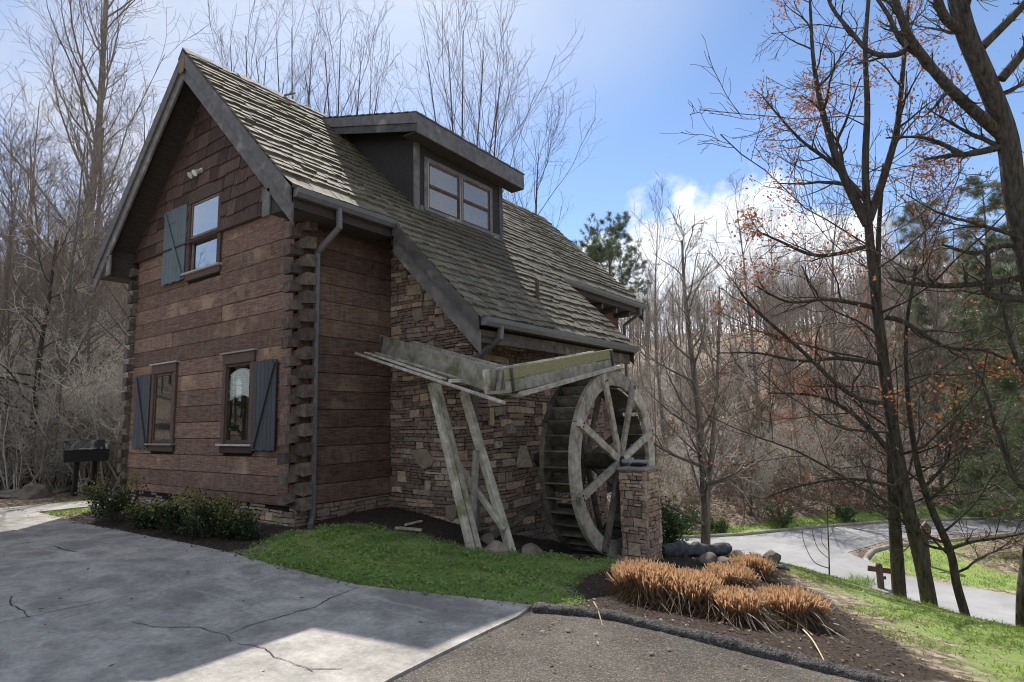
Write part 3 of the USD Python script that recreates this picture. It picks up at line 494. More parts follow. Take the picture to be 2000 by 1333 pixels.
# --- dovetailed corner: side logs run forward past the gable, gable logs run past the side wall, half a course apart
def tail(x0, x1, y0, y1, za, zb, axis, flare):
    """log end: narrows back from its flared tip (dovetail)."""
    g = .035
    if axis == 'y':                                                 # tip at y0
        return hexa([(x0, y0, za-flare), (x1, y0, za+.01), (x1, y1, za+g), (x0, y1, za+g), (x0, y0, zb), (x1, y0, zb+flare*.6), (x1, y1, zb-g), (x0, y1, zb-g)])
    return hexa([(x0, y0, za+g), (x1, y0, za-flare), (x1, y1, za+.01), (x0, y1, za+g), (x0, y0, zb-g), (x1, y0, zb+.005), (x1, y1, zb+flare), (x0, y1, zb-g)])
for k in range(16):
    za = courses[k] if k else 0.0; zb = courses[k+1]
    mid = (za+zb)/2
    # gable log tails (to +x); side-wall log tails (to -y), half a course up
    H.part('log_end', tail(.0, .31+rg.uniform(-.015, .015), .015, .17, mid-.105, mid+.065, 'x', .012), LOGEND, gw)
    za2 = c0+.27*(k-1)+.135; zb2 = za2+.27
    if za2 < -.02: za2 = .0
    mid2 = (za2+zb2)/2
    if zb2 < 4.45:
        H.part('log_end', tail(-.015, .155, -.16+rg.uniform(-.015, .015), .06, mid2-.085, mid2+.075, 'y', .010), LOGEND, gw)
    # far corner
    H.part('log_end', hexa([(-W-.26, .015, mid-.10), (-W, .015, mid-.07), (-W, .17, mid-.07), (-W-.26, .17, mid-.12), (-W-.26, .015, mid+.07), (-W, .015, mid+.05), (-W, .17, mid+.05), (-W-.26, .17, mid+.06)]), LOGEND, gw)
    if zb2 < 4.45: H.part('log_end', tail(-W-.14, -W+.01, -.12, .06, mid2-.085, mid2+.075, 'y', .010), LOGEND, gw)
# --- side wall facing the wheel, logs half a course off
sw = H.part('wall', cat([bx(-.05, WALL_X-.06, .18, 2.0, -.1, 4.42), bx(-.05, WALL_X-.06, 5.6, 10.3, -.8, 4.42)]), DARK)
for k in range(17):
    za = max(c0+.27*(k-1)-.135, -.0); zb = c0+.27*k-.135
    if zb > 4.45 or zb-za < .05: continue
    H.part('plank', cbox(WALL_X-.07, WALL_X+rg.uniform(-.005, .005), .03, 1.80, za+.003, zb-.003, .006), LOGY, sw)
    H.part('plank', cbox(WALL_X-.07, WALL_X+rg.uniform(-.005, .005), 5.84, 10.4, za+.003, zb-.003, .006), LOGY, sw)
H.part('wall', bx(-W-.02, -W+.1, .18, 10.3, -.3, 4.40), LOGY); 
H.part('wall', prism([(-W, -.8), (-.02, -.8), (.05, 4.4), (RX, 7.4), (-W, 4.4)], (0, 10.22, 0), (1, 0, 0), (0, 0, 1), (0, 1, 0), 0, .12), LOGX)
# --- shingled gable above the logs
gab = Polygon([(-W-.1, 4.40), (.08, 4.40), (.08, KS-.08-.12), (RX, RZG-.16), (-W-.1, roofz(-W-.1)-.16)])
w_ = WIN[2]; gparts = [gab.intersection(q) for q in (sbox(-9, 4.40, w_['x0']+.05, 9), sbox(w_['x1']-.05, 4.40, 9, 9), sbox(w_['x0']+.05, w_['z1']-.05, w_['x1']-.05, 9))]
sg = H.part('gable', cat([prism(list(q.exterior.coords)[:-1], (0, 0, 0), (1, 0, 0), (0, 0, 1), (0, -1, 0), -.15, -.005) for q in gparts]), DARK)
winp = sbox(WIN[2]['x0']+.03, WIN[2]['z0'], WIN[2]['x1']-.03, WIN[2]['z1'])
for r in range(13):
    z0 = 4.40+r*.245; x = -W-.1-rg.uniform(0, .3)
    while x < .1:
        w = rg.uniform(.22, .46); drop = rg.choice([0, 0, .0, .02, .035])
        p = sbox(x+.004, z0-drop-.02, x+w-.004, z0+.27).intersection(gab.buffer(-.002)).difference(winp); x += w
        for g in getattr(p, 'geoms', [p]):
            if g.is_empty or g.area < .004: continue
            pl = np.array(g.exterior.coords)[:-1]; v, f = prism(pl, (0, 0, 0), (1, 0, 0), (0, 0, 1), (0, -1, 0), .004, .022)
            v[:, 1] -= .028*np.clip((z0+.25-v[:, 2])/.27, 0, 1)*(v[:, 1] < -.01)   # butts stand out
            v[:, 1] -= rg.uniform(0, .006)
            H.part('shingle', (v, f), SHINGLE_W, sg)
H.part('gable_ledge', cbox(-W-.12, .10, -.075, .03, 4.372, 4.40, .006), TRIMW)
# --- windows
SASHP = look('sash_paint', (.20, .18, .155), (.33, .30, .26), 6)
def window(x0, x1, z0, z1, head, y=0.0, GLASS=GLASS, double=True, blind=False, headw=.16, casing=.10):
    Wd = H.part('window', cat([cbox(x0-.0, x1+.0, y-.045, y+.04, z1-headw, z1-.002), cbox(x0, x0+casing, y-.04, y+.04, z0+.13, z1-headw-.002), cbox(x1-casing, x1, y-.04, y+.04, z0+.13, z1-headw-.002)]), TRIMW)
    H.part('apron', cbox(x0-.01, x1+.01, y-.04, y+.03, z0, z0+.105), TRIMW, Wd)
    H.part('sill', cbox(x0-.05, x1+.04, y-.085, y+.04, z0+.107, z0+.14, .006), SILL, Wd)
    if head: H.part('drip_cap', cbox(x0-.045, x1+.05, y-.075, y+.03, z1, z1+.028, .005), SILL, Wd)
    a, b, c, d = x0+casing+.002, x1-casing-.002, z0+.142, z1-headw-.004
    def sash(za, zb, yy, t=.045):
        return cat([cbox(a, b, yy, yy+.03, zb-t, zb, .004), cbox(a, b, yy, yy+.03, za, za+t+.01, .004), cbox(a, a+t, yy, yy+.03, za+t+.012, zb-t-.002, .004), cbox(b-t, b, yy, yy+.03, za+t+.012, zb-t-.002, .004)])
    if double:
        mz = (c+d)/2
        H.part('upper_sash', sash(mz-.02, d, y-.022, .035), SASHP, Wd); H.part('lower_sash', sash(c, mz+.03, y+.012, .035), SASHP, Wd)
        H.part('pane', bx(a+.045, b-.045, y-.010, y-.006, mz+.03, d-.045), GLASS, Wd); H.part('pane', bx(a+.045, b-.045, y+.024, y+.028, c+.055, mz-.02), GLASS, Wd)
    else:
        H.part('sash', sash(c, d, y-.02), TRIMW, Wd); H.part('pane', bx(a+.045, b-.045, y-.008, y-.004, c+.055, d-.045), GLASS, Wd)
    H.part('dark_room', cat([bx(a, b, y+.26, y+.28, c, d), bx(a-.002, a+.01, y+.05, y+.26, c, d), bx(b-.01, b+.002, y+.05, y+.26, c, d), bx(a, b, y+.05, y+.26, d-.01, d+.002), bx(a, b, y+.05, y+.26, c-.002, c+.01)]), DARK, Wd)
    if blind:
        xm, hw = (a+b)/2, (b-a)/2-.05; zt, zb_ = d-.17, c+.62*(d-c)*.9
        n = 11
        for q in range(n):
            zc = zb_+(zt-zb_)*q/(n-1); sl = []
            for u in np.linspace(-1, 1, 9): sl.append((xm+hw*u, y+.034, zc+.075*(1-u*u)))
            H.part('blind_slat', tubes([(np.array(sl), np.full(9, .024))], 4), BLIND, Wd)
    return Wd
# the wall backing has real openings for the windows, cut by building it in strips
window(**{k: v for k, v in WIN[0].items()}, head=True, double=False, blind=True)
window(**{k: v for k, v in WIN[1].items()}, head=True, double=False)
window(**{k: v for k, v in WIN[2].items()}, head=False, double=True, headw=.2, casing=.11, GLASS=GLASSU)
def shutter(x0, x1, z0, z1, mat, rising, y=-.05):
    S = H.part('shutter', cbox(x0+.01, x1-.01, y+.018, y+.034, z0+.06, z1-.06), mat)
    n = 6; w = (x1-x0)/n
    for q in range(n): H.part('board', cbox(x0+q*w+.002, x0+(q+1)*w-.002, y-.004, y+.017, z0+(.012 if q % 2 else 0), z1-(.008 if q % 2 else 0), .004), mat, S)
    a, b = ((x0+.05, z0+.05), (x1-.05, z1-.05)) if rising else ((x0+.05, z1-.05), (x1-.05, z0+.05))
    H.part('brace', beam((a[0], y-.018, a[1]), (b[0], y-.018, b[1]), .026, .075, up=unit((-(b[1]-a[1]), 0, b[0]-a[0])), c=.004), mat, S)
shutter(-.90+.02, -.29, .76, 2.10, SHUT, True); shutter(-4.88, -4.28, .76, 2.12, SHUT, False); shutter(-4.06, -3.22, 3.74, 5.15, SHUTU, False)
# twin flood lamp on the gable
fl = H.part('floodlight', cbox(-2.92, -2.72, -.075, -.04, 5.60, 5.68), LAMPW)
for dx_ in (-.06, .10):
    cpt = np.array([-2.84+dx_, -.13, 5.585]); H.part('lamp_head', tubes([(np.array([cpt+(0, .06, .05), cpt, cpt+(0, -.05, -.04)]), np.array([.025, .04, .06]))], 12), LAMPW, fl)
# --- stone foundation under the logs
def stones_on(parent, region, O, U, V, N, rs, feats=(), hmin=.035, hmax=.095, wmin=.09, wmax=.34, limit=300, key=None, gap=.007, proud=(.012, .045)):
    """dry-stacked ledge stones filling the region; the nearest 'limit' are parts, the others one part."""
    O, U, V, N = (np.asarray(q, float) for q in (O, U, V, N)); x0, y0, x1, y1 = region.bounds; polys = []; fz = unary_union([f.buffer(gap) for f in feats]) if feats else None
    lines = [y0]; 
    while lines[-1] < y1: lines.append(lines[-1]+rs.uniform(hmin, hmax))
    wob = rs.uniform(0, 6.28); r = 0
    wave = lambda u, z: .016*math.sin(u*1.7+z*2.3+wob)+.010*math.sin(u*4.1-z*3.1+wob*2)
    blocked = []
    while r < len(lines)-1:
        u = x0-rs.uniform(0, .2); a, b = lines[r], lines[r+1]
        while u < x1:
            w = rs.uniform(wmin, wmax)*(.6+.8*rs.random()); top = b
            if rs.random() < .10 and r+2 < len(lines): top = lines[r+2]; w = rs.uniform(.12, .24)
            if b-a > .075 and rs.random() < .3:                        # split flat
                mids = [(a, (a+b)/2), ((a+b)/2, b)]
            else: mids = [(a, top)]
            for za, zb in mids:
                j = lambda s=.007: rs.uniform(-s, s)
                P = [(u+gap+j(), za+gap*.6+j(.005)), (u+w*.5, za+gap*.5+j(.006)), (u+w-gap+j(), za+gap*.6+j(.005)), (u+w-gap*.7+j(), (za+zb)/2), (u+w-gap*1.3+j(), zb-gap*.6+j(.005)), (u+w*.45, zb-gap*.5+j(.006)), (u+gap*1.2+j(), zb-gap*.6+j(.005))]
                P = [(p[0], p[1]+wave(p[0], p[1])) for p in P]
                g = Polygon(P)
                if not g.is_valid: continue
                if not region.contains(g): g = g.intersection(region)
                if fz is not None and g.intersects(fz): g = g.difference(fz)
                for bl in blocked[-40:]:
                    if g.intersects(bl): g = g.difference(bl)
                g = max(getattr(g, 'geoms', [g]), key=lambda q: q.area) if not g.is_empty else g
                if g.is_empty or g.geom_type != 'Polygon' or g.area < .0008: continue
                if top > b: blocked.append(g.buffer(gap))
                polys.append(np.array(g.exterior.simplify(.002).coords)[:-1])
            u += w
        r += 1
    for f in feats: H_feat.append(None)
    ms = []
    for P in polys:
        if len(P) < 3: continue
        ms.append((np.linalg.norm(O+U*P[:, 0].mean()+V*P[:, 1].mean()-EYE)/math.sqrt(Polygon(P).area+1e-6), prism(P, O, U, V, N, -.02, rs.uniform(*proud), .010)))
    ms.sort(key=lambda q: q[0]); return [q[1] for q in ms]
H_feat = []; rs = np.random.default_rng(5)
def lay(thing, parent, stones, limit, name='stone'):
    for s in stones[:limit]: thing.part(name, s, STONE, parent)
    if len(stones) > limit: thing.part('small_stones', cat(stones[limit:]), STONES, parent, kind='stuff')
fo = H.part('foundation', cat([bx(-W+.03, .10, .06, .3, -.9, -.004), bx(-.1, WALL_X-.02, .06, 2.0, -.9, -.004)]), MORTAR)
f1 = stones_on(None, sbox(-W, -.42, .13, -.01), (0, .06, 0), (1, 0, 0), (0, 0, 1), (0, -1, 0), rs, hmin=.04, hmax=.10)
f2 = stones_on(None, sbox(.03, -.42, 1.80, -.01), (WALL_X-.02, 0, 0), (0, 1, 0), (0, 0, 1), (1, 0, 0), rs, hmin=.04, hmax=.10)
lay(H, fo, f1+f2, 160)
# --- stone side wing under the catslide roof
WX, WY0, WY1 = 1.90, 1.80, 5.86
def fp(pts, plane):                                                  # outline of a big stone, read off the front (y) or side (x) face
    return Polygon([(ony(px, py, WY0)[[0, 2]] if plane == 'y' else onx(px, py, WX)[[1, 2]]) for px, py in pts]).buffer(.01).simplify(.01)
front_big = [fp([(805, 880), (835, 878), (849, 900), (845, 910), (830, 916), (818, 905)], 'y'), fp([(873, 987), (895, 985), (893, 1010), (884, 1018), (874, 1010)], 'y'), fp([(852, 622), (867, 618), (872, 640), (855, 641)], 'y'), fp([(807, 610), (825, 602), (829, 625), (812, 628)], 'y'), fp([(832, 672), (848, 666), (850, 684), (832, 684)], 'y'), fp([(797, 560), (822, 556), (825, 575), (798, 578)], 'y')]
side_big = [fp([(1007, 907), (1014, 872), (1024, 872), (1034, 902), (1036, 913), (1008, 913)], 'x'), fp([(984, 833), (1000, 829), (1006, 846), (988, 849)], 'x'), fp([(953, 797), (960, 797), (961, 832), (954, 831)], 'x'), fp([(962, 797), (983, 795), (983, 809), (965, 812)], 'x'), fp([(1040, 818), (1058, 812), (1060, 828), (1043, 832)], 'x'), fp([(962, 864), (978, 862), (977, 874), (963, 876)], 'x')]
fr_reg = Polygon([(.14, -.55), (WX, -.7), (WX, KS-WX-.32), (.14, KS-.14-.32)])
sd_reg = Polygon([(WY0, -1.6), (WY1, -1.6), (WY1, 2.42), (WY0, 2.42)])
wing = H.part('stone_wall', cat([prism(list(fr_reg.exterior.coords)[:-1], (0, WY0, 0), (1, 0, 0), (0, 0, 1), (0, -1, 0), -.2, 0), bx(WX-.2, WX-.001, WY0+.21, WY1, -1.6, 2.42), bx(.1, WX-.2, WY1-.15, WY1, -1.6, 2.9)]), MORTAR)
a1 = stones_on(None, fr_reg, (0, WY0, 0), (1, 0, 0), (0, 0, 1), (0, -1, 0), rs, front_big)
a2 = stones_on(None, sd_reg, (WX, 0, 0), (0, 1, 0), (0, 0, 1), (1, 0, 0), rs, side_big, hmin=.045, hmax=.12, wmax=.4)
big = [prism(np.array(p.exterior.coords)[:-1], (0, WY0, 0), (1, 0, 0), (0, 0, 1), (0, -1, 0), -.02, .04, .012) for p in front_big]+[prism(np.array(p.exterior.coords)[:-1], (WX, 0, 0), (0, 1, 0), (0, 0, 1), (1, 0, 0), -.02, .045, .012) for p in side_big]
for k, s in enumerate(big): H.part('large_stone', s, STONET if k < 6 else STONE, wing)
lay(H, wing, a1[:170]+a2[:118]+a1[170:]+a2[118:], 288)
# --- roof: slabs, shakes, ridge
def slab(xa, xb, ya, yb, t=.09):
    za, zb = roofz(xa), roofz(xb); return hexa([(xa, ya, za-t), (xb, ya, zb-t), (xb, yb, zb-t), (xa, yb, za-t), (xa, ya, za), (xb, ya, zb), (xb, yb, zb), (xa, yb, za)])
roof = H.part('roof', cat([slab(RX, ROX-.02, FY+.05, BY-.05), slab(ROX-.021, AX-.03, AY0+.05, AY1-.05), slab(-W-ROX+.02, RX, FY+.05, BY-.05)]), SOFF)
D = unit((1, 0, -1)); NR = unit((1, 0, 1)); S2 = math.sqrt(2)
sh = []; rk = np.random.default_rng(21); EXPO = .205
smain, sadd = (ROX-RX)*S2+.04, (AX-RX)*S2+.05
def sag(y, s): return .05*(meshkit.fbm(np.array([[y*.55, s*.5, .3]]), 3, 9)[0]-.5)
nrow = int(sadd/EXPO)+1
for r in range(nrow):
    thr_ = .040+.008*math.sin(r*2.3)
    sb = sadd-r*EXPO
    lo, hi = (AY0, AY1) if sb > smain+.01 else (FY, BY)
    if sb < .12: continue
    if sb > smain+.01 and sb-smain < EXPO*.5: pass
    y = lo-.02
    while y < hi:
        w = rk.uniform(.09, .24); y2 = min(y+w, hi+.02)
        if y2-y < .05: y = y2; continue
        so = sb+rk.uniform(-.03, .03)+.02*math.sin(y*2.1+r*1.7); st = max(sb-EXPO-.12, .0); xc = RX+so/S2; yc = (y+y2)/2
        if sb <= smain+.01 and sb > smain-EXPO and not (AY0 < yc < AY1): so = smain+rk.uniform(-.01, .012)
        if not (xc < .02 and 2.45 < yc < 5.05 and xc > -2.3):
            th = thr_+rk.uniform(-.007, .007)+(.02 if rk.random() < .02 else 0); g = .004; n0 = sag(yc, so)*1.2; tw = rk.uniform(-.003, .003)
            base = lambda yy, ss, nn: np.array([RX, yy, RZG])+D*ss+NR*nn
            sh.append((np.linalg.norm(base(yc, so, 0)-EYE), hexa([base(y+g, st, .002), base(y+g, so, .012+n0), base(y2-g, so+rk.uniform(-.01, .01), .012+n0), base(y2-g, st, .002), base(y+g, st, .014), base(y+g, so, .014+th+n0+tw), base(y2-g, so, .014+th+n0-tw), base(y2-g, st, .014)])))
        y = y2
sh.sort(key=lambda q: q[0])
for _, s in sh[:290]: H.part('shake', s, SHAKE, roof)
H.part('shakes_beyond', cat([s for _, s in sh[290:]]), SHAKES, roof, kind='stuff')
lf = []                                                              # the far slope's shakes, seen along the rake edges
for r in range(23):
    sb = .2+r*EXPO; y = FY-.02
    while y < BY:
        w = rk.uniform(.12, .3); y2 = min(y+w, BY+.02); b0 = lambda yy, ss, nn: np.array([RX, yy, RZG])+unit((-1, 0, -1))*ss+unit((-1, 0, 1))*nn
        lf.append(hexa([b0(y+.004, max(sb-.33, 0), .002), b0(y2-.004, max(sb-.33, 0), .002), b0(y2-.004, sb, .012), b0(y+.004, sb, .012), b0(y+.004, max(sb-.33, 0), .014), b0(y2-.004, max(sb-.33, 0), .014), b0(y2-.004, sb, .05), b0(y+.004, sb, .05)])); y = y2
H.part('shakes_far_slope', cat(lf), SHAKES, roof, kind='stuff')
y = FY-.03
while y < BY-.1:                                                     # ridge shakes
    y2 = y+rk.uniform(.2, .3); t = rk.uniform(-.012, .012)
    if not 2.0 < y < 2.05: H.part('ridge_shake', cat([prism([(RX-.012, RZG+.055+t), (RX+.15, RZG-.105+t), (RX+.15, RZG-.085+t), (RX-.012, RZG+.08+t)], (0, y, 0), (1, 0, 0), (0, 0, 1), (0, 1, 0), 0, y2-y-.008), prism([(RX-.015, RZG+.08+t), (RX-.16, RZG-.085+t), (RX-.16, RZG-.105+t), (RX-.015, RZG+.055+t)], (0, y, 0), (1, 0, 0), (0, 0, 1), (0, 1, 0), 0, y2-y-.008)]), SHAKE, roof)
    y = y2
H.part('broken_shake', beam((RX+.02, 1.42, RZG+.07), (RX+.06, 1.62, RZG+.19), .05, .03), SHAKE, roof)
# --- bargeboards (two boards each), eave boxes, soffits
def rake(xa, xb, y, up_, lo_, cut=.0):
    f = roofz; top = lambda o: [(xa, f(xa)-o), (xb, f(xb)-o)]
    return up_, lo_
def barge(xa, xb, y, h1=.25, h2=.25, yd=-1):
    f = roofz; o = -.01
    b = H.part('bargeboard', prism([(xa, f(xa)-o), (xb, f(xb)-o), (xb, f(xb)-o-h1), (xa, f(xa)-o-h1)], (0, y, 0), (1, 0, 0), (0, 0, 1), (0, yd, 0), 0, .035, .004), TRIM)
    H.part('lower_board', prism([(xa, f(xa)-o-h1+.02), (xb, f(xb)-o-h1+.02), (xb, f(xb)-o-h1-h2), (xa, f(xa)-o-h1-h2)], (0, y, 0), (1, 0, 0), (0, 0, 1), (0, yd, 0), -.034, -.001, .004), TRIM, b)
barge(RX, ROX+.01, FY); barge(-W-ROX-.01, RX, FY); barge(ROX+.02, AX+.01, AY0, .24, .30); barge(RX, ROX, BY, yd=1); barge(-W-ROX, RX, BY, yd=1)
barge(ROX+.02, AX, AY1, .2, .2, 1)
H.part('ridge_block', cbox(RX-.06, RX+.09, FY-.045, FY-.037, RZG-.40, RZG-.16, .004), look('bare_wood_patch', (.16, .10, .05), (.26, .17, .09), 9))
for s, xs_ in ((1, (.12, ROX-.01)), (-1, (-W-ROX+.01, -W-.14))):
    x0_, x1_ = xs_
    for ya, yb in ((((FY+.036), 1.30), (6.36, BY-.03)) if s > 0 else ((FY+.036, BY-.03),)):
        H.part('eave_box', prism([(x0_, 4.07), (x1_, 4.05), (x1_, roofz(x1_)-.095), (x0_, roofz(x0_)-.095)], (0, ya, 0), (1, 0, 0), (0, 0, 1), (0, 1, 0), 0, yb-ya), SOFF)
    tx = (-.03, .155) if s > 0 else (-W-.165, -W+.02)
    H.part('eave_trim', cbox(*tx, FY+.001, FY+.034, 4.05, roofz(tx[1] if s > 0 else tx[0])-.40), TRIM, label=None)
H.part('soffit', cat([hexa([(a, FY+.05, roofz(a)-.30), (b, FY+.05, roofz(b)-.30), (b, -.01, roofz(b)-.30), (a, -.01, roofz(a)-.30), (a, FY+.05, roofz(a)-.28), (b, FY+.05, roofz(b)-.28), (b, -.01, roofz(b)-.28), (a, -.01, roofz(a)-.28)]) for a, b in ((-W-.3, RX), (RX, .3))]), SOFF)
H.part('wing_soffit', cat([hexa([(.16, AY0+.06, roofz(.16)-.34), (AX-.04, AY0+.06, roofz(AX-.04)-.34), (AX-.04, WY0, roofz(AX-.04)-.34), (.16, WY0, roofz(.16)-.34), (.16, AY0+.06, roofz(.16)-.32), (AX-.04, AY0+.06, roofz(AX-.04)-.32), (AX-.04, WY0, roofz(AX-.04)-.32), (.16, WY0, roofz(.16)-.32)]), bx(WX, AX-.02, WY0, AY1-.06, 2.44, 2.455)]), SOFF)
H.part('frieze_beam', cbox(AX-.14, AX-.05, AY0+.08, AY1-.1, 2.22, 2.41), WOODD)
H.part('eave_post', cbox(AX-.13, AX-.07, 4.28, 4.35, 1.95, 2.21), TRIM)
for yb in (6.9, 7.7, 8.5, 9.3, 10.1): H.part('rafter_tail', cbox(WALL_X, ROX-.06, yb, yb+.07, 3.90, 4.045), TRIM)
# --- gutters and downspouts
def gutter(x, z, ya, yb):
    outer = [(0, 0), (0, -.115), (.075, -.115), (.118, -.062), (.125, .0), (.115, .0), (.108, -.056), (.07, -.105), (.01, -.105), (.01, 0)]
    g = H.part('gutter', prism([(x+a, z+b) for a, b in outer], (0, ya, 0), (1, 0, 0), (0, 0, 1), (0, 1, 0), 0, yb-ya), GUT)
    for yy in (ya-.004, yb): H.part('end_cap', prism([(x+a, z+b) for a, b in outer[:5]], (0, yy, 0), (1, 0, 0), (0, 0, 1), (0, 1, 0), 0, .004), GUT, g)
    return g
g1 = gutter(ROX, EZ-.03, FY+.03, AY0-.03); g2 = gutter(AX+.01, KS-AX-.03, AY0+.03, AY1-.02); g3 = gutter(ROX, EZ-.03, AY1+.02, BY-.05)
def spout(pts, parent, w=.085):
    for a, b in zip(pts[:-1], pts[1:]): H.part('downspout', beam(np.array(a)-unit(np.array(b)-np.array(a))*.02, np.array(b)+unit(np.array(b)-np.array(a))*.02, w, w*.8, up=(0, 1, 0), c=.016), GUT, parent)
spout([(ROX+.06, .22, 4.19), (ROX+.06, .23, 3.93), (.235, .23, 3.66), (.225, .24, -.16), (.36, .12, -.24)], g1)
spout([(AX+.07, 1.72, 2.45), (AX+.07, 1.70, 2.30), (WX+.10, 1.72, 2.04), (WX+.085, 1.72, -.35)], g2)
spout([(ROX+.06, 10.55, 4.19), (ROX+.06, 10.55, 4.02), (.25, 10.52, 3.75), (.25, 10.52, -1.0)], g3)
vb = np.array([1.758, 3.8, 3.23]); H.part('vent_pipe', cyl(vb-(0, 0, .1), vb+(0, 0, .40), .035), look('rusty_pipe', (.09, .06, .045), (.17, .12, .09), 9))
# --- dormer
DX, DY0, DY1 = .05, 2.42, 5.08; fx, fy0, fy1, fz, fzb = .36, 2.14, 5.46, 6.60, 6.53; slp = .285
dz_ = lambda x: fz+(fx-x)*slp
dm = H.part('dormer', cat([bx(DX-.12, DX, DY0, DY1, KS-DX-.3, 6.42), prism([(-2.3, 6.9), (-1.9, 6.5), (DX-.121, KS-DX-.4), (DX-.121, dz_(DX)-.12), (-2.3, dz_(-2.3)-.12)], (0, DY0, 0), (1, 0, 0), (0, 0, 1), (0, 1, 0), 0, .1), prism([(-2.3, 6.9), (-1.9, 6.5), (DX-.121, KS-DX-.4), (DX-.121, dz_(DX)-.12), (-2.3, dz_(-2.3)-.12)], (0, DY1-.1, 0), (1, 0, 0), (0, 0, 1), (0, 1, 0), 0, .1)]), look('dormer_siding', (.035, .033, .032), (.075, .07, .066), 5, (4, 4, 12)))
H.part('dormer_roof', hexa([(-2.5, fy0, dz_(-2.5)-.10), (fx, fy0, dz_(fx)-.10), (fx, fy1, fzb-.10), (-2.5, fy1, dz_(-2.5)-.17), (-2.5, fy0, dz_(-2.5)), (fx, fy0, dz_(fx)), (fx, fy1, fzb), (-2.5, fy1, dz_(-2.5)-.07)]), SOFF, dm)
drs = []
for r in range(15):
    xb_ = fx+.04-r*.2
    if xb_ < -2.45: break
    y = fy0-.03
    while y < fy1:
        w = rk.uniform(.1, .24); y2 = min(y+w, fy1+.03); zz = lambda x, yy: dz_(x)-(fz-fzb)*(yy-fy0)/(fy1-fy0); xt = xb_-.3; th = rk.uniform(.025, .045)
        if y2-y > .04: drs.append(hexa([(xt, y+.003, zz(xt, y)+.002), (xb_, y+.003, zz(xb_, y)+.004), (xb_, y2-.003, zz(xb_, y2)+.004), (xt, y2-.003, zz(xt, y2)+.002), (xt, y+.003, zz(xt, y)+.012), (xb_, y+.003, zz(xb_, y)+th), (xb_, y2-.003, zz(xb_, y2)+th), (xt, y2-.003, zz(xt, y2)+.012)]))
        y = y2
H.part('dormer_shakes', cat(drs), SHAKES, dm, kind='stuff')
H.part('dormer_fascia', hexa([(fx+.001, fy0, fz-.36), (fx+.03, fy0, fz-.36), (fx+.03, fy1, fzb-.34), (fx+.001, fy1, fzb-.34), (fx+.001, fy0, fz-.012), (fx+.03, fy0, fz-.012), (fx+.03, fy1, fzb-.012), (fx+.001, fy1, fzb-.012)]), TRIM, dm)
for (o0, o1, yy) in ((-.01, -.20, fy0-.03), (-.18, -.35, fy0-.012)):
    H.part('dormer_bargeboard', prism([(-2.25, dz_(-2.25)+o1), (fx+.031, dz_(fx)+o1), (fx+.031, dz_(fx)+o0), (-2.4, dz_(-2.4)+o0)], (0, yy, 0), (1, 0, 0), (0, 0, 1), (0, -1, 0), -.028, 0), TRIM, dm)
H.part('dormer_soffit', hexa([(DX, fy0, fz-.345), (fx, fy0, fz-.345), (fx, fy1, fzb-.345), (DX, fy1, fzb-.345), (DX, fy0, fz-.33), (fx, fy0, fz-.33), (fx, fy1, fzb-.33), (DX, fy1, fzb-.33)]), SOFF, dm)
for yy in (DY0-.01, DY1-.12): H.part('corner_board', cbox(DX-.03, DX+.022, yy, yy+.13, KS-DX-.08, 6.26), TRIM, dm)
H.part('flashing_board', cbox(DX, DX+.03, DY0+.13, DY1-.13, KS-DX-.02, KS-DX+.13), TRIM, dm)
yw0, yw1, zw0, zw1 = 2.74, 4.62, 5.07, 5.97; ym = (yw0+yw1)/2
dw = H.part('window', cat([cbox(DX, DX+.035, yw0-.09, yw1+.09, zw1, zw1+.09), cbox(DX, DX+.05, yw0-.09, yw1+.09, zw0-.07, zw0), cbox(DX, DX+.035, yw0-.09, yw0, zw0, zw1), cbox(DX, DX+.035, yw1, yw1+.09, zw0, zw1), cbox(DX, DX+.04, ym-.04, ym+.04, zw0, zw1)]), TRIM)
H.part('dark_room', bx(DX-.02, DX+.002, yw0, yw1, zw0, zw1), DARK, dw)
for a, b in ((yw0, ym-.04), (ym+.04, yw1)):
    H.part('white_bead', cat([cbox(DX+.036, DX+.044, a-.012, a+.006, zw0, zw1, .002), cbox(DX+.036, DX+.044, b-.006, b+.012, zw0, zw1, .002)]), SILL, dw)
    for za, zb, xo in ((zw0, 5.53, .012), (5.51, zw1, .022)):
        H.part('sash', cat([cbox(DX+xo-.01, DX+xo, a, b, za, za+.05, .003), cbox(DX+xo-.01, DX+xo, a, b, zb-.05, zb, .003), cbox(DX+xo-.01, DX+xo, a, a+.06, za+.051, zb-.051, .003), cbox(DX+xo-.01, DX+xo, b-.06, b, za+.051, zb-.051, .003)]), TRIMW, dw)
        H.part('pane', bx(DX+xo-.006, DX+xo-.003, a+.06, b-.06, za+.05, zb-.05), GLASSM, dw)
# ------------------------------------------------------------------ water wheel
WC = np.array([3.4, 3.43, .47]); R1, RI, XB = 1.40, 1.17, 2.87
wheel = Thing('water_wheel', 'weathered wooden overshot mill wheel with eight spokes beside the stone wing', 'water wheel', (3.13, WC[1], -.93))
ph = math.radians(18.5)
def arc_seg(x0, x1, r0, r1, a0, a1, n=9):
    V = []; 
    for k in range(n+1):
        a = a0+(a1-a0)*k/n; c, s = math.cos(a), math.sin(a)
        for x, r in ((x0, r0), (x1-.008, r0), (x1, r0+.008), (x1, r1-.008), (x1-.008, r1), (x0, r1)): V.append((x, WC[1]+r*c, WC[2]+r*s))
    F = []; m_ = 6
    for k in range(n):
        for j in range(m_):
            a, b = k*m_+j, k*m_+(j+1) % m_; F += [(a, b, b+m_), (a, b+m_, a+m_)]
    for b0, sg_ in ((0, 1), (n*m_, -1)):
        F += [(b0, b0+k, b0+k+1)[::sg_] for k in range(1, m_-1)]
    return np.array(V), np.array(F)[:, ::-1]
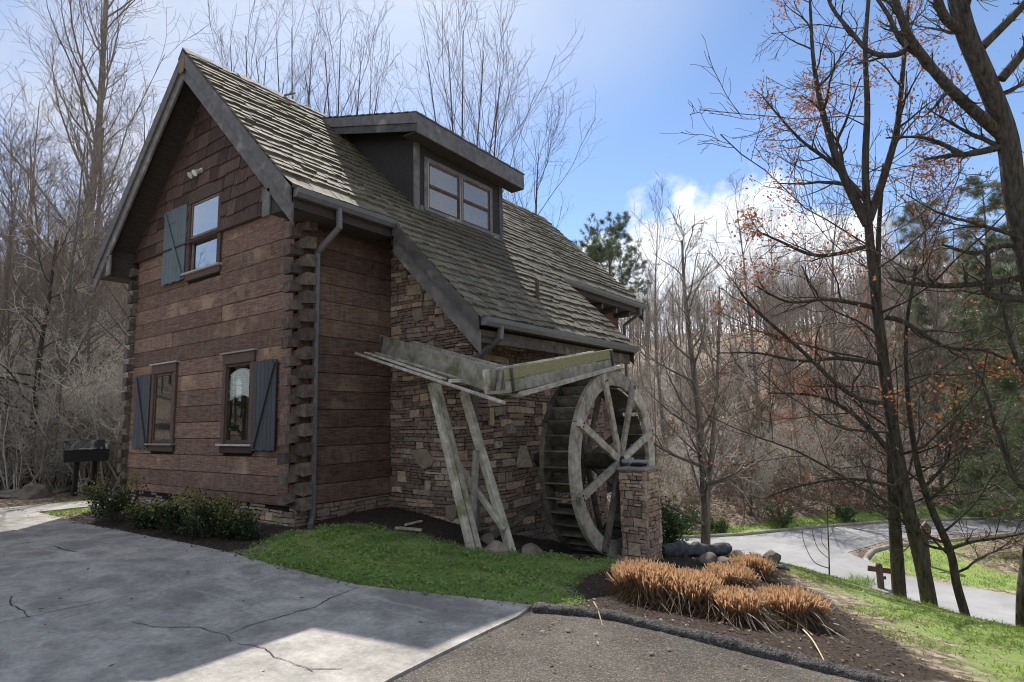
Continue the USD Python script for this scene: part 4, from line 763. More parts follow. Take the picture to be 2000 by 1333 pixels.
rw = np.random.default_rng(31)
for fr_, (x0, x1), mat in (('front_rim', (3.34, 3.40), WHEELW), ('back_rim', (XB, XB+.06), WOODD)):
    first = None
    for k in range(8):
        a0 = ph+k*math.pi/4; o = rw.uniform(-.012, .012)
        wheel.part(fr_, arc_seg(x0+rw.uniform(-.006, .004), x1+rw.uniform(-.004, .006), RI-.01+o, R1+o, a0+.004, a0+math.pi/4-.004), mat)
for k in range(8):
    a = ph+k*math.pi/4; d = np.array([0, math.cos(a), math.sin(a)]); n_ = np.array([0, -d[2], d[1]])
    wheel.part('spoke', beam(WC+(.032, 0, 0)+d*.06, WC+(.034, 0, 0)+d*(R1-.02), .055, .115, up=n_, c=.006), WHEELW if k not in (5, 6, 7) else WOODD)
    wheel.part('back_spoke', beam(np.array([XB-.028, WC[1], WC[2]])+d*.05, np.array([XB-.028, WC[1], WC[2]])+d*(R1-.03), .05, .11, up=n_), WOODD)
NP = 40; PADW = look('paddle_wood', (.07, .062, .05), (.25, .228, .185), 4, (2, 3, 3))
for k in range(NP):
    a = k*2*math.pi/NP+.03; d = np.array([0, math.cos(a), math.sin(a)]); n_ = np.array([0, -d[2], d[1]]); t0, t1 = WC[1:], None
    lean = .045
    p = [np.array([0, *WC[1:]])+d*(RI+.0)+n_*(-.008+lean), np.array([0, *WC[1:]])+d*(RI+.0)+n_*(.010+lean), np.array([0, *WC[1:]])+d*(R1-.01)+n_*(.010-lean), np.array([0, *WC[1:]])+d*(R1-.01)+n_*(-.010-lean)]
    P = [q+(XB+.062, 0, 0) for q in p]+[q+(3.338, 0, 0) for q in p]
    wheel.part('paddle', hexa([P[0], P[4], P[5], P[1], P[3], P[7], P[6], P[2]]), PADW)
    pa, pb = a, a+2*math.pi/NP-.012
    q = [(RI-.055, pa), (RI-.055, pb), (RI-.035, pb), (RI-.035, pa)]; f = lambda x: [np.array([x, WC[1]+r*math.cos(t), WC[2]+r*math.sin(t)]) for r, t in q]
    A, B = f(XB+.03), f(3.345)
    if k % 9 != 4: wheel.part('sole_board', hexa([A[0], B[0], B[1], A[1], A[3], B[3], B[2], A[2]]), WOODD)
for k in range(8):
    a = ph+k*math.pi/4; d = np.array([0, math.cos(a), math.sin(a)]); n_ = np.array([0, -d[2], d[1]])
    for o in (-.028, .028): c_ = WC+d*(RI+.11)+n_*o+(.058, 0, 0); wheel.part('bolt', cyl(c_, c_+(.014, 0, 0), .013, 8), IRON)
wheel.part('axle', tubes([(np.array([(1.8, *WC[1:]), (2.6, *WC[1:]), (3.36, *WC[1:])]), np.array([.125, .125, .125]))], 12), WOODD)
hub = wheel.part('hub', cyl((3.40, *WC[1:]), (3.47, *WC[1:]), .085, 12), IRON)
wheel.part('shaft', cyl((3.44, *WC[1:]), (3.90, *WC[1:]), .032, 12), STEEL)
wheel.part('collar', cyl((3.60, *WC[1:]), (3.64, *WC[1:]), .06, 14), STEEL)
# ------------------------------------------------------------------ stone pier that carries the shaft
PX0, PX1, PY0, PY1, PT = 3.53, 3.95, 3.15, 3.66, .385
pier = Thing('stone_pier', 'square ledge stone pier holding the shaft of the mill wheel', 'pier', (3.74, 3.4, -1.0))
core = pier.part('core', bx(PX0+.03, PX1-.03, PY0+.03, PY1-.03, -1.5, PT-.03), MORTAR)
p1 = stones_on(None, sbox(PX0, -1.35, PX1, PT-.03), (0, PY0+.03, 0), (1, 0, 0), (0, 0, 1), (0, -1, 0), rs, hmin=.045, hmax=.10, wmin=.08, wmax=.25)
p2 = stones_on(None, sbox(PY0, -1.35, PY1, PT-.03), (PX1-.03, 0, 0), (0, 1, 0), (0, 0, 1), (1, 0, 0), rs, hmin=.045, hmax=.11, wmin=.08, wmax=.22)
p3 = stones_on(None, sbox(PY0, -1.35, PY1, PT-.03), (PX0+.03, 0, 0), (0, 1, 0), (0, 0, 1), (-1, 0, 0), rs, hmin=.05, hmax=.12, wmin=.1, wmax=.3)
lay(pier, core, p1+p2+p3, 280)
pier.part('cap_slab', cbox(PX0-.01, PX1+.02, PY0-.02, PY1+.02, PT-.028, PT+.018, .01), CAPST)
pier.part('bearing_block', cbox(PX0+.10, PX1-.12, 3.34, 3.52, PT+.02, WC[2]-.02), IRON)
# ------------------------------------------------------------------ flume: two sagging troughs, rails, trestle
def trough(name, label, a, b, side, wdt, h, mats, up=(0, 0, 1)):
    a, b = np.array(a, float), np.array(b, float); t = unit(b-a); nrm = unit(np.cross(t, up)); u = np.cross(nrm, t)
    th = Thing(name, label, 'flume trough', (a+b)/2-u*h)
    for s_, nm in ((0, 'side_board'), (1, 'side_board')):
        o = nrm*(-wdt*s_ if side > 0 else wdt*s_)
        if mats[0] is not mats[1] and s_ == 0:
            th.part('upper_board', beam(a+o-u*h*.25, b+o-u*h*.25, .04, h*.48, up=u), mats[1]); th.part('side_board', beam(a+o-u*h*.76, b+o-u*h*.76, .04, h*.47, up=u), mats[0])
        else: th.part(nm, beam(a+o-u*h*.5, b+o-u*h*.5, .04, h*(1 if s_ == 0 else .97), up=u, c=.01), mats[0])
    o = nrm*(-wdt*.5 if side > 0 else wdt*.5)
    th.part('floor_board', beam(a+o-u*(h-.02), b+o-u*(h-.02), wdt-.05, .035, up=u), mats[0])
    for q in (.97, .03): c_ = a+(b-a)*q; th.part('end_cleat', beam(c_-nrm*(-.03 if side > 0 else .03)-u*h*1.0, c_-nrm*(-.03 if side > 0 else .03)-u*.02, .05, .03, up=t), WOODD)
    return th
trA = trough('flume_trough', 'mossy grey board trough sagging down from the log wall to the break', (.16, 1.55, 2.56), (3.14, .90, 1.755), 1, .34, .33, (WOODG, WOODG))
trB = trough('flume_trough', 'two tone board trough rising from the break to the wheel top', (3.22, .80, 1.77), (3.27, 3.62, 2.235), 1, .34, .32, (WOODG, look('yellow_lichen_board', (.27, .255, .13), (.44, .41, .24), 7, (4, 4, 4))))
rails = Thing('flume_rails', 'bleached pair of support rails sticking out under the sagging trough', 'rails', (1.8, 1.1, 1.7))
ra0, ra1, rb0, rb1 = onx(696, 691, .25), onx(984, 787, 3.40), onx(735, 690, .45), onx(1011, 774, 3.22)
rails.part('rail', beam(ra0, ra1, .065, .036), WOODW); rails.part('rail', beam(rb0, rb1, .06, .034), WOODW); rails.part('broken_strip', beam(ra0+(ra1-ra0)*.05+(0, .1, .05), ra0+(ra1-ra0)*.62+(0, .12, .03), .12, .02), WOODG)
rails.part('cross_stick', beam((.95, 1.05, 2.03), (1.0, 1.66, 2.05), .05, .05), WOODG); rails.part('cross_stick', beam((2.3, .82, 1.66), (2.34, 1.5, 1.68), .05, .05), WOODG)
raB = Thing('flume_rails', 'rail under the trough that rises to the wheel, dark and split', 'rails', (3.2, 2.2, 1.6))
raB.part('rail', beam((3.34, .95, 1.44), (3.40, 3.62, 1.935), .07, .06), WOODW); raB.part('rail', beam((3.0, .95, 1.42), (3.02, 3.62, 1.915), .07, .06), WOODD)
raB.part('spout_board', beam((3.12, 3.64, 1.97), (3.16, 3.95, 1.93), .36, .03), WOODW)
trestle = Thing('flume_trestle', 'leaning cross braced timber trestle under the sagging trough', 'trestle', (2.4, 1.3, -.6))
def leg(px0, y0, px1, t_, w, h, mat=WOODG, nm='leg', off=(0, 0, 0)):
    a = ony(*px0, y0); b = onT(*px1) if t_ is None else ony(*px1, t_)
    trestle.part(nm, beam(a+off, b+np.array(off)-(0, 0, .04 if t_ is None else 0), w, h, up=(0, 1, 0), c=.012), mat)
    return a, b
leg((843, 750), .98, (921, 1074), None, .085, .10); leg((853, 752), 1.08, (934, 1072), None, .085, .10)
leg((905, 765), 1.42, (1000, 1078), None, .10, .12); leg((930, 880), 1.20, (921, 1050), 1.18, .055, .10, WOODW, 'brace'); leg((893, 905), 1.28, (985, 1035), 1.34, .07, .075, WOODG, 'brace')
fp_ = Thing('fallen_plank', 'dark grey plank leaning against the stone wing beside the wheel', 'plank'); a_, b_ = onx(1062, 978, 2.15), onx(952, 1068, 2.3); fp_.part('board', beam(a_, (b_[0], b_[1], TZ(b_[0], b_[1])+.03), .035, .17, up=(1, .2, 0)), WOODD)
used[('/World', 'fallen_plank')] = 1
for (pa, pb, w) , lab in zip([((772, 1036), (824, 1041), .11), ((792, 1030), (823, 1023), .045)], ['loose pale board lying flat on the lawn by the wing', 'thin white split stick on the dark mulch behind the loose board']):
    A, B = onT(*pa), onT(*pb); bd = Thing('loose_board', lab, 'board', A); bd.part('board', beam(A+(0, 0, .03), B+(0, 0, .035), w, .03), WOODG if w > .1 else WOODW)
# ------------------------------------------------------------------ pedestal grill
gb = onT(163, 969); gx = np.array([gb[0], gb[1], TZ(gb[0], gb[1])]); gs = np.linalg.norm(gb-EYE)/FPX
grill = Thing('pedestal_grill', 'black lidded steel charcoal grill on two posts at the wood edge', 'grill', gx)
gr_ = unit(np.array([RT[0], RT[1], 0])); gf = np.array([-gr_[1], gr_[0], 0]); gw_, gd_ = 76*gs*.60, 76*gs*.55
yawg = math.radians(38); u1 = math.cos(yawg)*gr_+math.sin(yawg)*gf; u2 = -math.sin(yawg)*gr_+math.cos(yawg)*gf
zt = 86*gs; hb = .38*zt
def gpt(a, b, z): return gx+u1*a+u2*b+np.array([0, 0, z])
L2, D2 = gw_*.62, gd_*.42; z0, z1, z2 = zt-hb, zt-hb*.45, zt
grill.part('firebox', hexa([gpt(-L2, -D2, z0), gpt(L2, -D2, z0), gpt(L2, D2, z0), gpt(-L2, D2, z0), gpt(-L2*1.03, -D2*1.05, z1), gpt(L2*1.03, -D2*1.05, z1), gpt(L2*1.03, D2*1.05, z1), gpt(-L2*1.03, D2*1.05, z1)]), IRON)
grill.part('lid', hexa([gpt(-L2*1.05, -D2*1.08, z1+.006), gpt(L2*1.05, -D2*1.08, z1+.006), gpt(L2*1.05, D2*1.08, z1+.006), gpt(-L2*1.05, D2*1.08, z1+.006), gpt(-L2*1.05, -D2*.05, z2), gpt(L2*1.05, -D2*.05, z2), gpt(L2*1.05, D2*1.0, z2), gpt(-L2*1.05, D2*1.0, z2)]), IRON)
for s_ in (-.42, .42): grill.part('post', cbox(*(gx[0]+s_*L2*u1[0]+np.array([-.045, .045])), *(gx[1]+s_*L2*u1[1]+np.array([-.045, .045])), gx[2]-.1, gx[2]+z0+.01), IRON)
grill.part('cross_bar', beam(gpt(-.42*L2, 0, z0*.48), gpt(.42*L2, 0, z0*.48), .03, .03), STEEL)
grill.part('handle', beam(gpt(-L2*.4, -D2*1.18, z1+.03), gpt(L2*.4, -D2*1.18, z1+.03), .02, .02), STEEL)
# ------------------------------------------------------------------ posts and signs
ms_ = onT(1814, 1106); k_ = np.linalg.norm(ms_-EYE)/FPX
post = Thing('sign_post', 'wooden post with brown house shaped number plaque on the island lawn', 'sign', ms_)
X_ = unit((RT[0], RT[1], 0)); Y_ = np.array([-X_[1], X_[0], 0]); Zv = np.array([0, 0, 1.0])
def spoly(poly, d0, d1, mat, nm, thing, O, bev=.004): return thing.part(nm, prism(np.array(poly)*k_, O, X_, Zv, -Y_, d0, d1, bev), mat)
SIGNB = look('sign_brown', (.06, .032, .024), (.105, .058, .042), 8); SIGNT = look('sign_tan_plate', (.20, .15, .12), (.27, .21, .17), 8); POSTW = look('post_wood', (.05, .037, .028), (.12, .092, .07), 6, (8, 8, 1))
post.part('post', cbox(*(ms_[0]+np.array([-.06, .06])), *(ms_[1]+np.array([-.05, .05])), ms_[2]-.2, ms_[2]+44*k_), POSTW)
post.part('cross_board', beam(ms_+X_*(-13*k_)+Zv*41*k_, ms_+X_*(13*k_)+Zv*41*k_, .05, 4*k_), POSTW)
spoly([(-5, 44), (5, 44), (6.8, 51), (7.2, 57), (0, 65), (-7.2, 57), (-6.8, 51)], .03, .07, SIGNB, 'plaque', post, ms_)
spoly([(-5, 51), (5, 51), (5, 58), (-5, 58)], .071, .08, SIGNT, 'number_plate', post, ms_, .002)
for q in (-2.4, 1.2): spoly([(q-1, 53), (q+1.4, 53), (q+1.4, 56.4), (q-1, 56.4)], .081, .086, SIGNB, 'number_mark', post, ms_, .001)
spoly([(-8.2, 56.5), (0, 65.5), (8.2, 56.5), (8.2, 58.8), (0, 68), (-8.2, 58.8)], .025, .09, SIGNT, 'plaque_roof', post, ms_, .003)
cs = onT(1721, 1150); k_ = np.linalg.norm(cs-EYE)/FPX
cross = Thing('marker_post', 'short dark wooden post with a brown cross board at the slope edge', 'marker post', cs)
cross.part('post', cyl(cs-(0, 0, .2), cs+Zv*34*k_, 5*k_, 10), POSTW); cross.part('post_top', trimesh.creation.icosphere(2, 5*k_).apply_translation(cs+Zv*34*k_), POSTW)
sl_ = unit(X_*1.0+Zv*(-.16)); cross.part('board', beam(cs+Zv*29*k_-sl_*20*k_-Y_*.055, cs+Zv*29*k_+sl_*20*k_-Y_*.055, .03, 8*k_), SIGNB); cross.part('peg', beam(cs+Zv*16*k_, cs+Zv*16*k_+X_*9*k_, .03, 5*k_), POSTW)
# ------------------------------------------------------------------ rocks
def bezier_poly(p, n):
    p = np.array(p, float); t = np.linspace(0, len(p)-1, n); i = np.minimum(t.astype(int), len(p)-2); f = (t-i)[:, None]
    P0 = p[np.maximum(i-1, 0)]; P1 = p[i]; P2 = p[i+1]; P3 = p[np.minimum(i+2, len(p)-1)]
    return .5*((2*P1)+(-P0+P2)*f+(2*P0-5*P1+4*P2-P3)*f**2+(-P0+3*P1-3*P2+P3)*f**3)
rocks = [((1190, 1088), (.17, .13, .11), ROCK, 'blocky tan rock under the front rim of the mill wheel'), ((1142, 1090), (.15, .10, .07), ROCK, 'low flat pale rock before the wheel pit'), ((1125, 1092), (.09, .08, .06), ROCK, 'small round rock at the left of the wheel pit'), ((1040, 1082), (.24, .15, .10), ROCK, 'broad grey rock beside the foot of the trestle'), ((968, 1080), (.22, .16, .12), ROCK, 'brown grey rock between the two trestle feet'), ((955, 1062), (.13, .10, .10), ROCK, 'brown rock behind the trestle at the wing wall'),
  ((1205, 1098), (.10, .08, .07), ROCK, 'small rock beside the pier foot'), ((1225, 1102), (.12, .09, .06), ROCK, 'pale rock in front of the pier corner'), ((1440, 1086), (.32, .20, .15), ROCK, 'flat orange brown slab behind the cut grass'), ((1474, 1088), (.30, .2, .14), ROCK, 'flat pale slab right of the orange brown slab'), ((1510, 1100), (.24, .17, .15), ROCK, 'dark ended block at the right end of the rock row'), ((1388, 1104), (.20, .16, .13), ROCK, 'rounded pale rock between the grass clumps'), ((1410, 1103), (.17, .13, .09), ROCK, 'low mossy rock left of the rear cut grass'), ((1427, 1083), (.14, .13, .10), ROCKD, 'dark pointed rock at the head of the rock row'), ((1525, 1112), (.14, .12, .08), ROCKD, 'small dark rock at the grass slope edge'),
  ((70, 974), (.40, .24, .27), ROCKB, 'large tilted brown boulder at the left wood edge'), ((112, 963), (.45, .3, .15), ROCKB, 'dark low boulder behind the tilted boulder'), ((30, 972), (.7, .4, .14), ROCKB, 'long low rock at the far left wood edge')]
for k, (px, sz, mat, lab) in enumerate(rocks):
    p = onT(*px); tag(single('rock', rock(p+(0, 0, sz[2]*.35), sz, 40+k, .42 if mat is ROCKB else .5), mat, smooth=20), lab, 'rock')
lg = [onT(px, py)+np.array([0, 0, .10]) for px, py in ((1288, 1088), (1330, 1087), (1370, 1087), (1420, 1086))]
lgv, lgf = tubes([(bezier_poly(lg, 34), .10+.02*np.sin(np.arange(34)*.7))], 20); lgv = lgv+(meshkit.fbm(lgv*5, 4, 3)-.5)[:, None]*np.array([.10, .10, .16])
single('fallen_log', (lgv, lgf), ROCKD, 'dark blue grey log lying beyond the pier by the road', 'log', smooth=50)

# ------------------------------------------------------------------ trees: branching skeletons
class Skel:
    def __init__(s, seed): s.r = np.random.default_rng(seed); s.big = []; s.fine = []; s.tips = []
    def limb(s, p0, d, L, r0, lvl, P):
        """one limb as a wandering polyline, then its children. P: per-level settings."""
        q = P[min(lvl, len(P)-1)]; n = q['n']; pts = [np.array(p0, float)]; d = unit(d); st = L/n; dirs = [d]
        for k in range(n):
            d = unit(d+s.r.normal(0, q['wig'], 3)+np.array([0, 0, q['up']])); pts.append(pts[-1]+d*st); dirs.append(d)
        pts = np.array(pts); rad = np.maximum(r0*(1-np.linspace(0, 1, n+1)*q['tap']), q.get('rmin', .003))
        s.add(pts, rad, lvl, P, q, L, r0, dirs)
    def path(s, pts, r0, r1, lvl, P, n=14):
        pts = bezier_poly(pts, n); q = P[min(lvl, len(P)-1)]; rad = np.linspace(r0, r1, n); dirs = [unit(x) for x in np.gradient(pts, axis=0)]
        L = np.linalg.norm(np.diff(pts, axis=0), axis=1).sum(); s.add(pts, rad, lvl, P, q, L, r0, dirs)
    def add(s, pts, rad, lvl, P, q, L, r0, dirs):
        (s.big if rad[0] > P[0].get('bigr', .02) else s.fine).append((pts, rad))
        if lvl >= len(P)-1: s.tips.append((pts[-1], dirs[-1])); s.tips.append((pts[len(pts)//2], dirs[len(pts)//2])); return
        c = P[lvl+1]; n = max(int(q['kids']*(.75+.5*s.r.random())), 1)
        for k in range(n):
            f = q['k0']+(q.get('k1', 1.0)-q['k0'])*(k+s.r.random())/n; x = f*(len(pts)-1); i = min(int(x), len(pts)-2); p = pts[i]+(pts[i+1]-pts[i])*(x-i); d = dirs[i]
            a = np.cross(d, s.r.normal(size=3)); a = unit(a); ang = math.radians(s.r.normal(c['ang'], 9)); nd = d*math.cos(ang)+a*math.sin(ang)
            if c.get('flat'): nd[2] *= c['flat']
            ln = L*c['len']*(1-c.get('short', .5)*f)*s.r.uniform(.7, 1.25); rr = (rad[i]+(rad[i+1]-rad[i])*(x-i))*c['rr']*s.r.uniform(.75, 1.05)
            s.limb(p, nd, ln, max(rr, c.get('rmin', .003)), lvl+1, P)
def leaf_quads(pts, size, r, spread=.12, droop=0.0):
    n = len(pts); c = np.asarray(pts)+r.normal(0, spread, (n, 3)); a = r.normal(size=(n, 3)); a[:, 2] -= droop; a /= np.linalg.norm(a, axis=1, keepdims=True); b = np.cross(a, r.normal(size=(n, 3))); b /= np.linalg.norm(b, axis=1, keepdims=True); s = (size*r.uniform(.6, 1.3, n))[:, None]
    V = np.stack([c-a*s*.5, c+b*s*.28, c+a*s*.5+np.cross(a, b)*s*.12, c-b*s*.28], 1).reshape(-1, 3); k = np.arange(n)[:, None]*4
    return V, np.vstack([k+[0, 1, 2], k+[0, 2, 3]])
protos = {}
def tree_thing(name, label, catg, base, S, bark, twig, group=None, leaves=None, leafmat=None, crown='crown', sides=8, fs=3):
    t = Thing(name, label, catg, base, group)
    t.part('trunk', tubes(S.big, sides), bark, smooth=True)
    if S.fine: t.part(crown, tubes(S.fine, fs), twig, smooth=True)
    if leaves is not None: t.part('leaves', leaves, leafmat)
    return t
def forest_params(h, seed, upright):
    return [dict(n=9, wig=.035, up=.05, tap=.9, kids=26, k0=.30, bigr=.018), dict(n=6, wig=.10, up=.10 if upright else .05, tap=.86, ang=42 if upright else 58, len=.36, short=.62, rr=.55, kids=8, k0=.18, rmin=.010),
            dict(n=4, wig=.15, up=.10 if upright else .03, tap=.8, ang=38, len=.45, short=.4, rr=.55, kids=5, k0=.15, rmin=.0065), dict(n=3, wig=.2, up=.10, tap=.6, ang=38, len=.5, short=.3, rr=.6, kids=0, k0=.2, rmin=.0045)]
# ------------------------------------------------------------------ forest prototypes and the individual trees
FG = []
def seeded_forest(seed, h, upright, r0=.17):
    S = Skel(seed); P = forest_params(h, seed, upright); S.limb((0, 0, -.3), (S.r.normal(0, .03), S.r.normal(0, .03), 1), h, r0, 0, P); return S
BRUSH_P = [dict(n=6, wig=.12, up=.06, tap=.8, kids=7, k0=.2, bigr=.016), dict(n=5, wig=.18, up=.04, tap=.75, ang=50, len=.55, short=.4, rr=.6, kids=6, k0=.15, rmin=.006), dict(n=4, wig=.25, up=.04, tap=.6, ang=48, len=.5, rr=.6, kids=4, k0=.2, rmin=.0045), dict(n=3, wig=.25, up=.0, tap=.5, ang=50, len=.55, rr=.7, kids=0, k0=.2, rmin=.0035)]
def seeded_brush(seed, h):
    S = Skel(seed)
    for k in range(5):
        a = S.r.uniform(0, 6.28); S.limb((S.r.normal(0, .25), S.r.normal(0, .25), -.1), (math.cos(a)*.5, math.sin(a)*.5, 1), h*S.r.uniform(.6, 1), .022, 0, BRUSH_P)
    return S
VIEW = np.array([math.sin(YAW), math.cos(YAW)]); SIDE = np.array([VIEW[1], -VIEW[0]])
def polar(px, d): t = (px-1000)/FPX; return EYE[:2]+VIEW*d+SIDE*d*t         # ground position seen in column px at depth d
KEEPOUT = unary_union([ROADP.buffer(1.2), ISLP.buffer(.3), sbox(-7, -14, 16, 12), DRIVE.buffer(1.5), PATHP.buffer(1)])
def free(p): return not KEEPOUT.contains(Point(p))
rf = np.random.default_rng(77)
fprot = []
first_spots = [((60, 24)), ((235, 26)), ((820, 34)), ((1290, 36)), ((1480, 30)), ((1620, 34)), ((1860, 38))]
PLACES = [(80, 'at the left picture edge'), (200, 'above the black grill'), (330, 'beside the left eave of the gable'), (620, 'behind the left half of the roof ridge'), (850, 'behind the dormer'), (1150, 'behind the right end of the roof'), (1330, 'right of the mill wheel'), (1540, 'between the young road tree and the oak'), (1800, 'behind the leaning oak'), (9999, 'behind the big tree at the right edge')]
def forest_label(px, d):
    w_ = next(t for lim, t in PLACES if px < lim); side = '' if px < 1150 else 'over the road '; row = 'front row' if d < (24 if px < 330 else 30) else 'deep'
    return f'bare {row} tree {side}{w_}', f'{row} bare trees {w_}'
for k, (px, d) in enumerate(first_spots):
    S = seeded_forest(300+k, 15, k % 3 != 1, .11+.02*(k % 3)); p = polar(px, d); z = TZ(*p); S.big = [(a+np.array([*p, z]), r) for a, r in S.big]; S.fine = [(a+np.array([*p, z]), r) for a, r in S.fine]
    lab, grp = forest_label(px, d)
    t = tree_thing('bare_tree', lab, 'tree', (*p, z), S, BARK, (TWIG, TWIGM)[k % 2], grp, sides=6); fprot.append(t.path)
n_ind = 0; spots = []
tries = 0
while n_ind < 190 and tries < 6000:
    tries += 1
    px = rf.uniform(-120, 2120); d = 15.5+50*rf.random()**1.5
    if 330 < px < 1150 and d < 23: continue
    if px >= 1150 and d < 24: continue
    p = polar(px, d)
    if not free(p) or any(np.hypot(*(p-q)) < 1.1 for q in spots): continue
    h = rf.uniform(.45, 1.0)*(.86 if px < 330 else .92 if px < 1150 else .74+.2*(px > 1500))
    if 330 < px < 1150: 
        if rf.random() < .45: continue
        h *= .52
    if 1130 < px < 1460: h *= .85
    lab, grp = forest_label(px, d); spots.append(p); n_ind += 1
    copy_of(fprot[rf.integers(len(fprot))], 'bare_tree', (*p, TZ(*p)), rf.uniform(0, 360), (h*rf.uniform(.85, 1.1), h), lab, 'tree', grp, rf.normal(0, 2.5))
# far wood and undergrowth: nobody could count them
def instancer(name, protos_, items, kind='stuff'):
    P = UsdGeom.PointInstancer.Define(stage, '/World/'+name); tag(P.GetPrim(), kind=kind); rels = []
    for k, (vf, mats) in enumerate(protos_):
        x = UsdGeom.Xform.Define(stage, f'/World/{name}/plant_form_{k:03d}' if k else f'/World/{name}/plant_form')
        for q, ((v, f), mt) in enumerate(zip(vf, mats)): usdkit.mesh(stage, f'{x.GetPath()}/{["stem", "twigs", "leaves"][q]}', (v, f), mt, smooth=True)
        rels.append(x.GetPath())
    P.CreatePrototypesRel().SetTargets(rels)
    P.CreateProtoIndicesAttr(Vt.IntArray([int(i[0]) for i in items])); P.CreatePositionsAttr(Vt.Vec3fArray([Gf.Vec3f(*map(float, i[1])) for i in items]))
    P.CreateOrientationsAttr(Vt.QuathArray([Gf.Quath(math.cos(i[2]/2), 0, 0, math.sin(i[2]/2)) for i in items])); P.CreateScalesAttr(Vt.Vec3fArray([Gf.Vec3f(*([float(i[3])]*3)) for i in items]))
FP = forest_params(15, 0, True); FP = [dict(q) for q in FP]; FP[0]['kids'] = 18; FP[1]['kids'] = 6; FP[2]['kids'] = 4
far_p = []
for k in range(4):
    S = Skel(500+k); PP = [dict(q) for q in FP]; PP[1]['rmin'] = .018; PP[2]['rmin'] = .010; PP[3]['rmin'] = .007
    S.limb((0, 0, -.3), (0, 0, 1), 14, .17, 0, PP); far_p.append(((tubes(S.big, 5), tubes(S.fine, 3)), (BARK, (TWIG, TWIGM)[k % 2])))
it = []
while len(it) < 1700:
    if rf.random() < .3: a_ = rf.uniform(YAW+.9, YAW+2*math.pi-.9); d = rf.uniform(20, 70); p = EYE[:2]+np.array([math.sin(a_), math.cos(a_)])*d; px = 0
    else: px = rf.uniform(-500, 2500); d = 50+95*rf.random()**.8; p = polar(px, d)
    if free(p): it.append((rf.integers(4), (*p, TZ(*p)), rf.uniform(0, 6.28), rf.uniform(.55, 1.0)*(.8 if px > 1100 else 1)))
instancer('far_woods', far_p, it)
br_p = []
for k in range(5):
    S = seeded_brush(600+k, 3.2); br_p.append(((tubes(S.big, 4), tubes(S.fine, 3)), (TWIGM if k == 1 else TWIGP, TWIGM if k == 1 else TWIGP)))
S = seeded_brush(610, 2.6); tp_ = np.array([t[0] for t in S.tips]); br_p.append(((tubes(S.big, 4), tubes(S.fine, 3), leaf_quads(tp_[S.r.integers(len(tp_), size=420)], .13, S.r, .12)), (TWIGM, TWIGM, LITTER)))
it = []; tries = 0
while len(it) < 1250 and tries < 20000:
    tries += 1; px = rf.uniform(-300, 2300) if len(it) > 260 else rf.uniform(-250, 330); d = 15+42*rf.random()**1.3 if len(it) > 260 else rf.uniform(15.5, 30)
    if 330 < px < 1200 and d < 24: continue
    p = polar(px, d)
    if not free(p): continue
    it.append((rf.integers(5) if px < 330 else rf.choice([0, 1, 2, 3, 5, 5]), (*p, TZ(*p)), rf.uniform(0, 6.28), rf.uniform(.5, 1.3)*(1 if d > 18 else .75)*(1.3 if px < 330 else 1)))
instancer('undergrowth', br_p, it)
# ------------------------------------------------------------------ trees one can tell apart
SP = [dict(n=10, wig=.03, up=.03, tap=.85, kids=22, k0=.28, bigr=.014), dict(n=7, wig=.12, up=.07, tap=.86, ang=50, len=.34, short=.45, rr=.5, kids=8, k0=.15, rmin=.009), dict(n=5, wig=.17, up=.05, tap=.8, ang=42, len=.45, short=.4, rr=.55, kids=5, k0=.15, rmin=.006), dict(n=4, wig=.2, up=.05, tap=.6, ang=40, len=.5, short=.3, rr=.6, kids=0, k0=.2, rmin=.004)]
def PX(P, **kw): Q = [dict(q) for q in P]; [Q[int(k[1])].update({k[3:]: v}) for k, v in kw.items()]; return Q
def pxpath(pts, depth, slope=0.0): return [at(px, py, depth+slope*(k)) for k, (px, py) in enumerate(pts)]
def rooted(pts, depth, slope=0.0):
    P = pxpath(pts, depth, slope); g = P[0]; z = TZ(g[0], g[1]); 
    if g[2] > z-.02: P = [np.array([g[0], g[1], z-.1])]+P
    return P, (g[0], g[1], z)
def special(name, label, paths, seed, bark, twig, leaves=None, group=None, cat_='tree', sides=10):
    """paths: (pixels, depth, depth slope, r0, r1, level, params)."""
    S = Skel(seed); base = None
    for (pts, dep, slo, r0, r1, lvl, P) in paths:
        if base is None: W_, base = rooted(pts, dep, slo)
        else: W_ = pxpath(pts, dep, slo)
        S.path(W_, r0, r1, lvl, P, n=max(10, 4*len(W_)))
    lv = None
    if leaves:
        size, n_per, thr, mat, sd = leaves; T_ = np.array([t[0] for t in S.tips]); k = meshkit.fbm(T_*.9+sd, 2, sd) > thr; T_ = T_[k]
        if len(T_): lv = leaf_quads(np.repeat(T_, n_per, 0), size, S.r, .10, .4)
    return tree_thing(name, label, cat_, base, S, bark, twig, group, lv, leaves[3] if leaves else None, sides=sides), S
TP = PX(SP, p0_kids=46, p0_k0=.32, p1_ang=40, p1_up=.15, p1_len=.36, p1_rr=.42, p1_kids=11, p2_up=.12, p2_ang=34)
special('bare_tree', 'tallest bare tree at the left wood edge, its trunk leaving the frame', [([(128, 935), (140, 760), (165, 520), (190, 280), (203, 80), (215, -140)], 18, .35, .17, .06, 0, TP)], 801, BARK, TWIGM)
special('bare_tree', 'dark slim leaning trunk at the far left behind the tilted boulder', [([(55, 955), (66, 820), (78, 690), (95, 590), (110, 470)], 15.5, .2, .10, .03, 0, PX(SP, p0_kids=16, p1_up=.0, p1_ang=65))], 802, BARKD, TWIGP)
special('bare_tree', 'second tall trunk at the left wood edge close to the gable eave', [([(172, 925), (176, 760), (180, 560), (192, 420), (200, 250)], 20, .3, .13, .05, 0, PX(TP, p0_kids=24))], 803, BARK, TWIGM)
